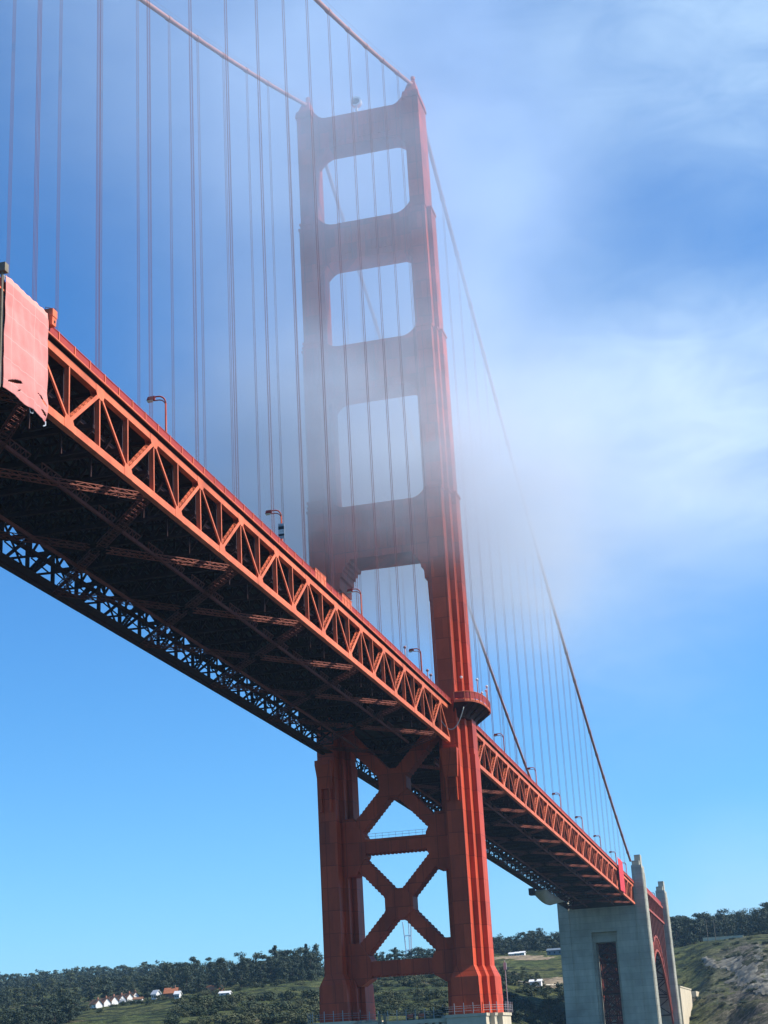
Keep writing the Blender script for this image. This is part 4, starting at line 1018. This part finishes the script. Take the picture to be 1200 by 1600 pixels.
# ================================================================ BUILDINGS ON THE HILL
def on_ground(px, py, r):
    """where the column of image point (px, py) meets the hillside at range r"""
    a = az_of(px, py); x, y = CAM.x + r * math.sin(a), CAM.y + r * math.cos(a)
    return x, y, ground(x, y)
def find_r(px, py, r0=600, r1=1400):
    """first range at which the ground reaches the sight line"""
    d = ray(px, py); h = math.hypot(d.x, d.y); r = r0
    while r < r1:
        z = CAM.z + d.z / h * r; a = math.atan2(d.x, d.y)
        if ground_polar(a, r) >= z: return r
        r += 3
    return None
def house(px, py, w, dpt, hw, hr, wall, roof, label, group, rot=0.0, rdef=930, chim=True):
    r = find_r(px, py) or rdef
    x, y, z = on_ground(px, py, r)
    e = empty('house', label, 'house', group, (x, y, z - 0.6)); e.rotation_euler = (0, 0, rot)
    m = MB(); m.box(-w / 2, w / 2, -dpt / 2, dpt / 2, 0, hw)
    m.prism([(-w / 2, -dpt / 2, hw), (-w / 2, dpt / 2, hw), (-w / 2, 0, hw + hr - 0.1)], [(w / 2, -dpt / 2, hw), (w / 2, dpt / 2, hw), (w / 2, 0, hw + hr - 0.1)]); m.build('wall', wall, e)
    m = MB()
    for s_ in (1, -1): m.prism([(-w / 2 - 0.5, s_ * (dpt / 2 + 0.5), hw - 0.35), (w / 2 + 0.5, s_ * (dpt / 2 + 0.5), hw - 0.35), (w / 2 + 0.5, 0, hw + hr), (-w / 2 - 0.5, 0, hw + hr)],
                              [(-w / 2 - 0.5, s_ * (dpt / 2 + 0.5), hw - 0.1), (w / 2 + 0.5, s_ * (dpt / 2 + 0.5), hw - 0.1), (w / 2 + 0.5, 0, hw + hr + 0.25), (-w / 2 - 0.5, 0, hw + hr + 0.25)])
    ro = m.build('roof', roof, e)
    if chim: m = MB(); m.box(w * 0.2, w * 0.2 + 0.9, -0.4, 0.4, hw + hr * 0.5, hw + hr + 1.3); m.build('chimney', M_BRICK, ro)
    n_ = max(2, int(w / 2.6))
    for i in range(n_):
        xx = -w / 2 + w * (i + 0.5) / n_
        m = MB(); m.box(xx - 0.5, xx + 0.5, -dpt / 2 - 0.05, -dpt / 2 + 0.02, hw * 0.38, hw * 0.72); m.build('window', M_WINDOW, e)
    return e
for i, px in enumerate((150, 163, 175, 187, 199, 208)):
    house(px, 1575 - i * 2.6, 5.6, 4.6, 2.6, 2.3, M_WHITE, M_ROOF, '%s house from the left in the row of small white houses' % ORD[i], 'white houses in a row on the slope', R(-28))
house(216, 1565, 5, 4, 1.8, 0.9, M_WHITE, M_ROOF, 'low white shed at the right end of the white house row', 'white houses in a row on the slope', R(10), chim=False)
house(244, 1561, 4, 3.6, 3.2, 2.0, M_WHITE, M_WHITE, 'small white house standing left of the brick house', 'white houses in a row on the slope', R(-25), chim=False)
house(268, 1560, 6.6, 5, 3.2, 2.6, M_BRICK, M_ORANGEROOF, 'brick house with an orange roof below the trees, leftmost brick one', 'brick houses below the trees', R(8))
house(278, 1560, 2.6, 3, 2.8, 1.3, M_WHITE, M_WHITE, 'tiny white hut against the right end of the brick house', 'white houses in a row on the slope', R(0), chim=False)
house(335, 1552, 8.5, 5, 2.6, 2.2, M_BRICK, M_ORANGEROOF, 'long brick house with an orange roof below the tall trees', 'brick houses below the trees', R(-6))
house(352, 1555, 5.5, 3, 1.6, 0.7, M_WHITE, M_WHITE, 'low white shed right of the long brick house', 'white sheds on the hill', R(0), chim=False)
house(465, 1530, 5, 4, 2.2, 0.9, M_WHITE, M_WHITE, 'small white shed on the ridge left of the shaded tower leg', 'white sheds on the hill', R(0), chim=False)
house(645, 1526, 4, 4, 3.2, 1.2, M_WHITE, M_ROOF, 'tiny white hut framed by the tower legs', 'white sheds on the hill', R(0), chim=False)
for i, (px, w) in enumerate(((799, 3), (808, 3), (816, 3.2), (825, 3.6), (842, 5), (856, 4.4))):
    house(px, 1484 - i * 0.6, w, 5, 3.2 + (1.2 if w == 5 else -0.6), 0.7, M_WHITE, M_WHITE if w != 5 else M_ROOF, '%s pale hut from the left in the ridge row left of the pylon' % ORD[i], 'pale huts on the ridge', R(0), 1120, False)
house(868, 1492, 10, 6, 3.6, 1.0, M_SHED, M_SHED, 'blue grey shed on the ridge against the pylon edge', 'pale huts on the ridge', R(0), 1090, False)
house(1005, 1464, 0.1 + 26, 2, 1.4, 0.3, M_CONC2, M_CONC2, 'x', None) if False else None
r = 1010; x, y, z = on_ground(1130, 1467, r)
m = MB(); m.box(-12, 12, -1, 1, 0, 1.9); m.box(-12.2, 12.2, -1.2, 1.2, 1.9, 2.1)
o = m.build('gun_battery_wall', M_CONC2); o.location = (x, y, z - 0.4); tag(o, 'long low pale wall on the grassy lip right of the pylons', 'wall')
for px, lab in ((1106, 'slim pole at the left end of the low pale wall'), (1118, 'slim pole just left of the low pale wall middle')):
    x, y, z = on_ground(px, 1466, 1000)
    m = MB(); m.tube([(x, y, z - 0.5), (x, y, z + 13)], [0.28, 0.16], 6); m.tube([(x - 1.2, y, z + 12), (x + 1.2, y, z + 12)], 0.12, 5); tag(m.build('utility_pole', M_TIMBER), lab, 'pole', 'poles on the grassy lip')
# hillside tracks
def track(name, pts, w):
    m = MB(); P = []
    for px, py in pts:
        r = find_r(px, py) or 900; P.append(Vector(on_ground(px, py, r)))
    Q = []
    for a, b in zip(P, P[1:]):
        for i in range(12): Q.append(a.lerp(b, i / 12))
    Q.append(P[-1])
    for i, p in enumerate(Q):
        d = (Q[min(i + 1, len(Q) - 1)] - Q[max(i - 1, 0)]); s_ = Vector((d.y, -d.x, 0)).normalized() * w / 2
        for q in (p + s_, p - s_): m.v.append((q.x, q.y, max(ground(q.x, q.y), ground(p.x, p.y) - 0.3) + 0.5))
    for i in range(len(Q) - 1): m.f.append((2 * i, 2 * i + 1, 2 * i + 3, 2 * i + 2))
    tag(m.build(name, M_CONC2), kind='structure')
track('hill_track', [(760, 1531), (800, 1533), (835, 1538), (880, 1543)], 5.0)
house(838, 1541, 6, 4, 3.0, 0.8, M_WHITE, M_WHITE, 'small white hut beside the pale hillside track', 'white sheds on the hill', R(0), 900, False)

# pale scree spilling down the bluff, draped on the ground
M_SCREE = material('pale_scree', (0.135, 0.126, 0.094), 0.95, 0.6, 0.22)
def scree(pts, w, mat=M_SCREE):
    P = []
    for px, py in pts:
        r = find_r(px, py, 640, 1150) or 1090; P.append(Vector(on_ground(px, py, r)))
    m = MB(); n1, n2 = 60, 14
    for i in range(n1 + 1):
        u = i / n1 * (len(P) - 1); k = min(int(u), len(P) - 2); c = P[k].lerp(P[k + 1], u - k); d = (P[k + 1] - P[k]); sd = Vector((d.y, -d.x, 0)).normalized()
        ww = w * (0.35 + 0.9 * vnoise(i * 0.35, w)) * math.sin(math.pi * (0.08 + 0.84 * i / n1)) ** 0.6
        for j in range(n2 + 1):
            e = (j / n2 - 0.5) * 2; q = c + sd * (ww * e * (0.7 + 0.6 * vnoise(i * 0.8, j * 3.1 * (j in (0, n2)))))
            m.v.append((q.x, q.y, ground(q.x, q.y) + 0.7 * (1 - abs(e)) ** 0.5 - 0.25 + 0.8 * (vnoise(q.x * 0.5, q.y * 0.5) - 0.5)))
    for i in range(n1):
        for j in range(n2):
            k = i * (n2 + 1) + j; m.f.append((k, k + 1, k + n2 + 2, k + n2 + 1))
    tag(m.build('scree_ground', mat), kind='structure')
scree([(1132, 1498), (1150, 1512), (1172, 1528), (1215, 1556)], 10.0)
scree([(762, 1498), (790, 1494), (820, 1496), (848, 1500)], 20.0, M_TANBANK)
scree([(855, 1545), (868, 1535), (885, 1528)], 16.0, M_TANBANK)
scree([(1098, 1498), (1112, 1506), (1122, 1514)], 3.5)

# three-pronged lattice mast on the far horizon
mast = empty('broadcast_tower', 'distant three-pronged lattice broadcast tower framed under the tower bracing', 'broadcast tower')
d = ray(640, 1500); hh = math.hypot(d.x, d.y); rm = 6200
bx_, by_ = CAM.x + d.x / hh * rm, CAM.y + d.y / hh * rm
zb_ = at_r(640, 1512, rm).z; zw = at_r(640, 1462, rm).z; zt2 = at_r(640, 1440, rm).z
mast.location = (bx_, by_, 0)
legs = []
m = MB()
for k in range(3):
    t = R(90 + 120 * k)
    pr = [(22, zb_ - 60), (12, zb_ + (zw - zb_) * 0.55), (15, zw), (19, zt2)]
    pts = [(c * math.cos(t), c * math.sin(t), z) for c, z in pr]; legs.append(pts)
    mm = MB(); mm.tube(pts, 2.4, 6); mm.build('prong', M_SIGNGREY, mast)
for lvl in (1, 2):
    mm = MB()
    for k in range(3): mm.beam(legs[k][lvl], legs[(k + 1) % 3][lvl], 2.2, 3.5)
    mm.build('cross_beam', M_WHITE, mast)
# distant forested hill under the mast
def far_build(t, co, col, b): return col
M_FAR = material('far_forest', (0.045, 0.060, 0.045), 0.95, 0.35, 0.02)
m = MB(); nx, nr = 120, 8
for j in range(nr + 1):
    for i in range(nx + 1):
        a = A0 + (A1 - A0) * i / nx; px = -480 + 2160 * i / nx
        rv = 2300 + 600 * j
        ridge = interp([-480, 0, 180, 300, 640, 780, 870, 1060, 1200, 1680], [1548, 1545, 1532, 1530, 1508, 1478, 1474, 1472, 1466, 1440], px)
        zz = at_r(px, ridge, 4700).z * math.sin(math.pi / 2 * min(1, j / 4)) * (1 if j <= 4 else 1 - 0.25 * (j - 4) / 4) + 8 * (vnoise(px / 14, j * 1.7) - 0.5) * (j > 0)
        m.v.append((CAM.x + rv * math.sin(a), CAM.y + rv * math.cos(a), max(0.3, zz) if j else -2))
for j in range(nr):
    for i in range(nx):
        k = j * (nx + 1) + i; m.f.append((k, k + 1, k + nx + 2, k + nx + 1))
tag(m.build('distant_hills', M_FAR, None, True), kind='structure')

# ================================================================ VEGETATION
def crown_mesh(name, mat, kind, seed):
    rnd = random.Random(seed); m = MB()
    cl = []
    if kind == 'spread':                        # wind-shaped cypress: broad uneven tiers
        for i in range(24):
            t = rnd.random() ** 1.3; a = rnd.uniform(0, 6.28); rad = rnd.uniform(0, 0.42) * (1.15 - 0.6 * t)
            cl.append((rad * math.cos(a) + 0.05 * t, rad * math.sin(a), 0.14 + 0.76 * t, rnd.uniform(0.10, 0.19), 0.5))
    elif kind == 'tall':                        # eucalyptus: tall, loose, gappy
        for i in range(26):
            t = rnd.random() ** 1.2; a = rnd.uniform(0, 6.28); rad = rnd.uniform(0.02, 0.34) * (1.1 - 0.45 * t)
            cl.append((rad * math.cos(a), rad * math.sin(a), 0.10 + 0.80 * t, rnd.uniform(0.09, 0.17), 0.75))
    elif kind == 'cone':
        for i in range(16):
            t = i / 15; a = rnd.uniform(0, 6.28); rad = rnd.uniform(0.0, 0.20) * (1.1 - t)
            cl.append((rad * math.cos(a), rad * math.sin(a), 0.2 + 0.76 * t, 0.06 + 0.12 * (1 - t), 0.6))
    else:                                       # shrub
        for i in range(9):
            a = rnd.uniform(0, 6.28); rad = rnd.uniform(0, 0.62)
            cl.append((rad * math.cos(a), rad * math.sin(a), rnd.uniform(0.12, 0.62), rnd.uniform(0.22, 0.36), 0.8))
    for cx, cy_, cz, cr_, fl in cl:
        nn = 70
        for i in range(nn):
            v = Vector((rnd.gauss(0, 1), rnd.gauss(0, 1), rnd.gauss(0, 1))).normalized() * (cr_ * rnd.uniform(0.45, 1.12))
            c = Vector((cx + v.x, cy_ + v.y, cz + v.z * fl)); sz = rnd.uniform(0.014, 0.030) * (2.1 if kind == 'shrub' else 1.0) * 1.15
            n = (v.normalized() + Vector((rnd.uniform(-.8, .8), rnd.uniform(-.8, .8), rnd.uniform(-.4, .9)))).normalized()
            a = n.cross(Vector((rnd.uniform(-1, 1), rnd.uniform(-1, 1), rnd.uniform(-1, 1)))).normalized(); b = n.cross(a)
            k = len(m.v)
            m.v += [tuple(c + a * sz), tuple(c + b * sz * 0.8), tuple(c - a * sz), tuple(c - b * sz * 0.8)]; m.f.append((k, k + 1, k + 2, k + 3))
    me = bpy.data.meshes.new(name); me.from_pydata(m.v, [], m.f); me.materials.append(mat); me.update()
    tm = MB()
    if kind != 'shrub':
        top = 0.75
        tm.tube([(0, 0, -0.04), (0.01, 0, 0.15), (0.0, 0.01, 0.4), (0.02, 0, top)], [0.030, 0.022, 0.016, 0.006], 6)
        for i in range(6):
            cx, cy_, cz = cl[i * 2][:3]; z0 = max(0.2, cz - 0.18); tm.tube([(0.005, 0, z0), (cx * 0.6, cy_ * 0.6, (z0 + cz) / 2), (cx, cy_, cz)], [0.012, 0.008, 0.003], 5)
    else:
        for i in range(5):
            cx, cy_, cz = cl[i][:3]; tm.tube([(0, 0, -0.05), (cx * 0.5, cy_ * 0.5, cz * 0.5), (cx, cy_, cz)], [0.03, 0.02, 0.008], 5)
    return me, tm.mesh(name + '_trunk', M_BARK)
KINDS = {'cypress': [crown_mesh('crown', M_LEAF[0], 'spread', 11 + i) for i in range(4)],
         'eucalyptus': [crown_mesh('crown', M_LEAF[1], 'tall', 31 + i) for i in range(4)],
         'conifer': [crown_mesh('crown', M_LEAF[0], 'cone', 51 + i) for i in range(2)],
         'bushy': [crown_mesh('crown', M_LEAF[2], 'spread', 61 + i) for i in range(3)],
         'scrub': [crown_mesh('foliage', M_SHRUB[0], 'shrub', 71 + i) for i in range(3)],
         'pale': [crown_mesh('foliage', M_SHRUB[1], 'shrub', 81 + i) for i in range(2)]}
rv = random.Random(5)
def plant(kind, x, y, h, wid, label, group, name=None, cat=None):
    me, tm = rv.choice(KINDS[kind]); shrub = kind in ('scrub', 'pale')
    e = empty(name or ('shrub' if shrub else {'cypress': 'cypress_tree', 'eucalyptus': 'eucalyptus_tree', 'conifer': 'conifer_tree', 'bushy': 'bushy_tree'}[kind]), label, cat or ('shrub' if shrub else 'tree'), group, (x, y, ground(x, y) - 0.2))
    e.scale = (wid, wid * rv.uniform(0.85, 1.15), h); e.rotation_euler = (0, 0, rv.uniform(0, 6.28))
    c = bpy.data.objects.new('foliage' if shrub else 'crown', me); COL.objects.link(c); c.parent = e
    t = bpy.data.objects.new('stem' if shrub else 'trunk', tm); COL.objects.link(t); t.parent = e
def scatter(kinds, n, x0, x1, r0, r1, h0, h1, wf, label, group):
    for i in range(n):
        px = x0 + (x1 - x0) * (i + rv.random()) / n; r = rv.uniform(r0, r1)
        a = az_of(px); x, y = CAM.x + r * math.sin(a), CAM.y + r * math.cos(a)
        h = rv.uniform(h0, h1); k = rv.choice(kinds)
        plant(k, x, y, h, h * wf * rv.uniform(0.85, 1.25), label, group)
G = 'trees of the hillside wood'
scatter(['cypress', 'eucalyptus', 'bushy'], 90, -60, 262, 960, 1500, 9, 16, 0.95, 'dark tree in the wood behind the white houses', G)
scatter(['cypress', 'eucalyptus', 'cypress'], 60, -60, 122, 680, 900, 7, 12, 1.0, 'dark tree on the lower slope at the far left edge', G)
scatter(['cypress', 'cypress', 'eucalyptus'], 64, 258, 450, 930, 1150, 12, 20, 0.85, 'tall dark tree in the clump behind the brick houses', G)
scatter(['cypress', 'conifer', 'eucalyptus'], 26, 430, 500, 950, 1120, 14, 22, 0.75, 'tall dark tree on the ridge just left of the shaded tower leg', G)
scatter(['cypress', 'conifer', 'cypress'], 46, 555, 695, 980, 1150, 9, 15, 0.95, 'dark tree on the ridge framed between the tower legs', G)
scatter(['cypress', 'eucalyptus'], 46, 755, 885, 1160, 1350, 9, 16, 1.05, 'dark tree on the ridge between the tower and the pylon', G)
scatter(['cypress', 'bushy'], 16, 785, 850, 840, 930, 4, 6.5, 1.1, 'dark bushy tree below the pale ridge huts', G)
scatter(['cypress', 'eucalyptus', 'cypress'], 95, 1035, 1260, 1060, 1300, 14, 22, 0.95, 'dark tall tree in the wood above the bare bluff', G)
m = MB()
for i in range(190):                            # the wood on the far ridge reads as one mass
    px = -90 + 400 * (i + rv.random()) / 190; r = rv.uniform(1550, 2090); a = az_of(px)
    x, y = CAM.x + r * math.sin(a), CAM.y + r * math.cos(a); g = ground(x, y); h = rv.uniform(12, 19); w = h * rv.uniform(0.8, 1.1)
    me = rv.choice(KINDS['cypress'] + KINDS['eucalyptus'])[0]; ca, sa = math.cos(i * 2.4), math.sin(i * 2.4); vs = me.vertices
    for k in range(0, len(me.polygons), 3):
        b = len(m.v); c = me.polygons[k].center
        for vi in me.polygons[k].vertices:
            q = c + (vs[vi].co - c) * 1.7
            m.v.append((x + w * (q.x * ca - q.y * sa), y + w * (q.x * sa + q.y * ca), g + h * q.z))
        m.f.append((b, b + 1, b + 2, b + 3))
tag(m.build('far_wood', M_LEAF[1]), kind='stuff')
H = 'shrubs on the slopes'
scatter(['scrub', 'scrub', 'pale'], 80, 270, 500, 640, 790, 3.0, 6.5, 1.2, 'dark shrub on the lower meadow left of the shaded tower leg', H)
scatter(['scrub', 'pale', 'scrub'], 110, 550, 700, 640, 970, 2.5, 5.5, 1.25, 'shrub on the slope framed between the tower legs', H)
scatter(['scrub', 'scrub'], 54, 760, 890, 640, 860, 3.0, 6.5, 1.25, 'dark shrub on the slope between the tower and the pylon', H)
scatter(['pale', 'scrub'], 26, 90, 480, 850, 930, 2.0, 4.5, 1.2, 'shrub along the meadow top near the houses', H)
scatter(['scrub', 'scrub', 'pale'], 70, 1062, 1240, 800, 940, 0.9, 2.2, 1.7, 'dark scrub clump on the face of the bare bluff', H)
scatter(['scrub', 'pale'], 26, 1060, 1240, 900, 1000, 1.2, 2.6, 1.8, 'low shrub on the grassy lip of the bluff', H)

# ================================================================ AIR: FOG BANK AND HAZE
def volume_mat(name):
    m = bpy.data.materials.new(name); m.use_nodes = True; t = m.node_tree; t.nodes.clear()
    o = t.nodes.new('ShaderNodeOutputMaterial'); v = t.nodes.new('ShaderNodeVolumePrincipled'); t.links.new(v.outputs[0], o.inputs['Volume'])
    return m, t, v
M_FOG, t, v = volume_mat('drifting_fog')
v.inputs['Color'].default_value = (0.82, 0.90, 0.98, 1); v.inputs['Anisotropy'].default_value = 0.0
co = t.nodes.new('ShaderNodeTexCoord'); sx = t.nodes.new('ShaderNodeSeparateXYZ'); t.links.new(co.outputs['Object'], sx.inputs[0])
def mm(op, a, b=None, clamp=False):
    n = t.nodes.new('ShaderNodeMath'); n.operation = op; n.use_clamp = clamp
    for i, q in enumerate((a, b)):
        if q is None: continue
        if isinstance(q, (int, float)): n.inputs[i].default_value = q
        else: t.links.new(q, n.inputs[i])
    return n.outputs[0]
def ms(q, a, b, c=0.0, d=1.0):
    n = t.nodes.new('ShaderNodeMapRange'); n.interpolation_type = 'SMOOTHSTEP'; t.links.new(q, n.inputs[0])
    for i, w in enumerate((a, b, c, d)): n.inputs[i + 1].default_value = w
    return n.outputs[0]
def nz3(scale, off, det=3):
    mp = t.nodes.new('ShaderNodeMapping'); mp.inputs['Location'].default_value = off; mp.inputs['Scale'].default_value = scale
    t.links.new(co.outputs['Object'], mp.inputs[0])
    n = t.nodes.new('ShaderNodeTexNoise'); n.inputs['Scale'].default_value = 1.0; n.inputs['Detail'].default_value = det; n.inputs['Roughness'].default_value = 0.58; n.inputs['Distortion'].default_value = 0.7
    t.links.new(mp.outputs[0], n.inputs['Vector']); return n.outputs['Fac']
X, Y, Z = sx.outputs[0], sx.outputs[1], sx.outputs[2]
FX0, FX1, FY0, FY1, FZ0, FZ1 = -110.0, 150.0, -250.0, 130.0, 78.0, 262.0
wob = mm('MULTIPLY', mm('SUBTRACT', nz3((0.016, 0.016, 0.02), (3, 1, 0), 4), 0.5), 62.0)
Zw = mm('ADD', Z, wob)
floor_ = ms(Zw, 82.0, 130.0)
Xw = mm('ADD', X, mm('MULTIPLY', mm('SUBTRACT', nz3((0.018, 0.018, 0.022), (9, 3, 4), 4), 0.5), 70.0))
band = mm('MULTIPLY', ms(Zw, 86.0, 128.0), ms(Zw, 136.0, 172.0, 1.0, 0.0))
upper = mm('MULTIPLY', ms(Zw, 150.0, 215.0, 0.52, 0.74), mm('SUBTRACT', 1.0, mm('MULTIPLY', mm('MULTIPLY', ms(Xw, 8.0, 64.0, 0.0, 0.85), ms(Zw, 146.0, 160.0)), ms(Zw, 198.0, 232.0, 1.0, 0.25))))
puff = mm('MULTIPLY', ms(nz3((0.024, 0.024, 0.032), (7, 2, 5), 5), 0.36, 0.64, 0.55, 1.30), ms(nz3((0.05, 0.05, 0.09), (1, 4, 2), 6), 0.36, 0.62, 0.70, 1.25))
west = ms(Xw, 10.0, 60.0, 1.0, 0.22)
edge = mm('MULTIPLY', mm('MULTIPLY', ms(X, -75.0, -8.0), ms(X, 40.0, 115.0, 1.0, 0.0)), mm('MULTIPLY', mm('ADD', mm('MULTIPLY', mm('MULTIPLY', ms(Y, FY0 + 2, -120.0), mm('ADD', mm('MULTIPLY', ms(Zw, 118.0, 165.0), 0.10), mm('MULTIPLY', ms(Zw, 165.0, 200.0), 0.16))), 1.0), mm('MULTIPLY', ms(Y, -52.0, -10.0), 0.89)), ms(Y, 40.0, FY1 - 2, 1.0, 0.0)))
edge = mm('MULTIPLY', edge, mm('MULTIPLY', ms(Z, 238.0, FZ1 - 2, 1.0, 0.0), ms(Z, FZ0 + 1, FZ0 + 22)))
dens = mm('MULTIPLY', mm('MULTIPLY', mm('ADD', mm('MULTIPLY', band, 2.0), upper), mm('MULTIPLY', puff, west)), mm('MULTIPLY', floor_, edge))
t.links.new(mm('MULTIPLY', dens, 0.020), v.inputs['Density'])
cm = t.nodes.new('ShaderNodeMixRGB'); t.links.new(ms(Zw, 140.0, 185.0), cm.inputs[0]); cm.inputs[1].default_value = (0.83, 0.90, 0.97, 1); cm.inputs[2].default_value = (0.66, 0.82, 1.0, 1)
t.links.new(cm.outputs[0], v.inputs['Color'])
m = MB(); m.box(FX0, FX1, FY0, FY1, FZ0, FZ1)
tag(m.build('fog_bank', M_FOG), 'pale drifting fog bank veiling the upper half of the tower', 'fog', None, 'stuff')
M_HAZE, t, v = volume_mat('sea_haze')
v.inputs['Color'].default_value = (0.42, 0.72, 1.0, 1); v.inputs['Density'].default_value = 0.00005; v.inputs['Anisotropy'].default_value = 0.0
m = MB(); m.box(-9000, 9000, -9000, 9000, -6, 545)
tag(m.build('haze', M_HAZE), kind='stuff')
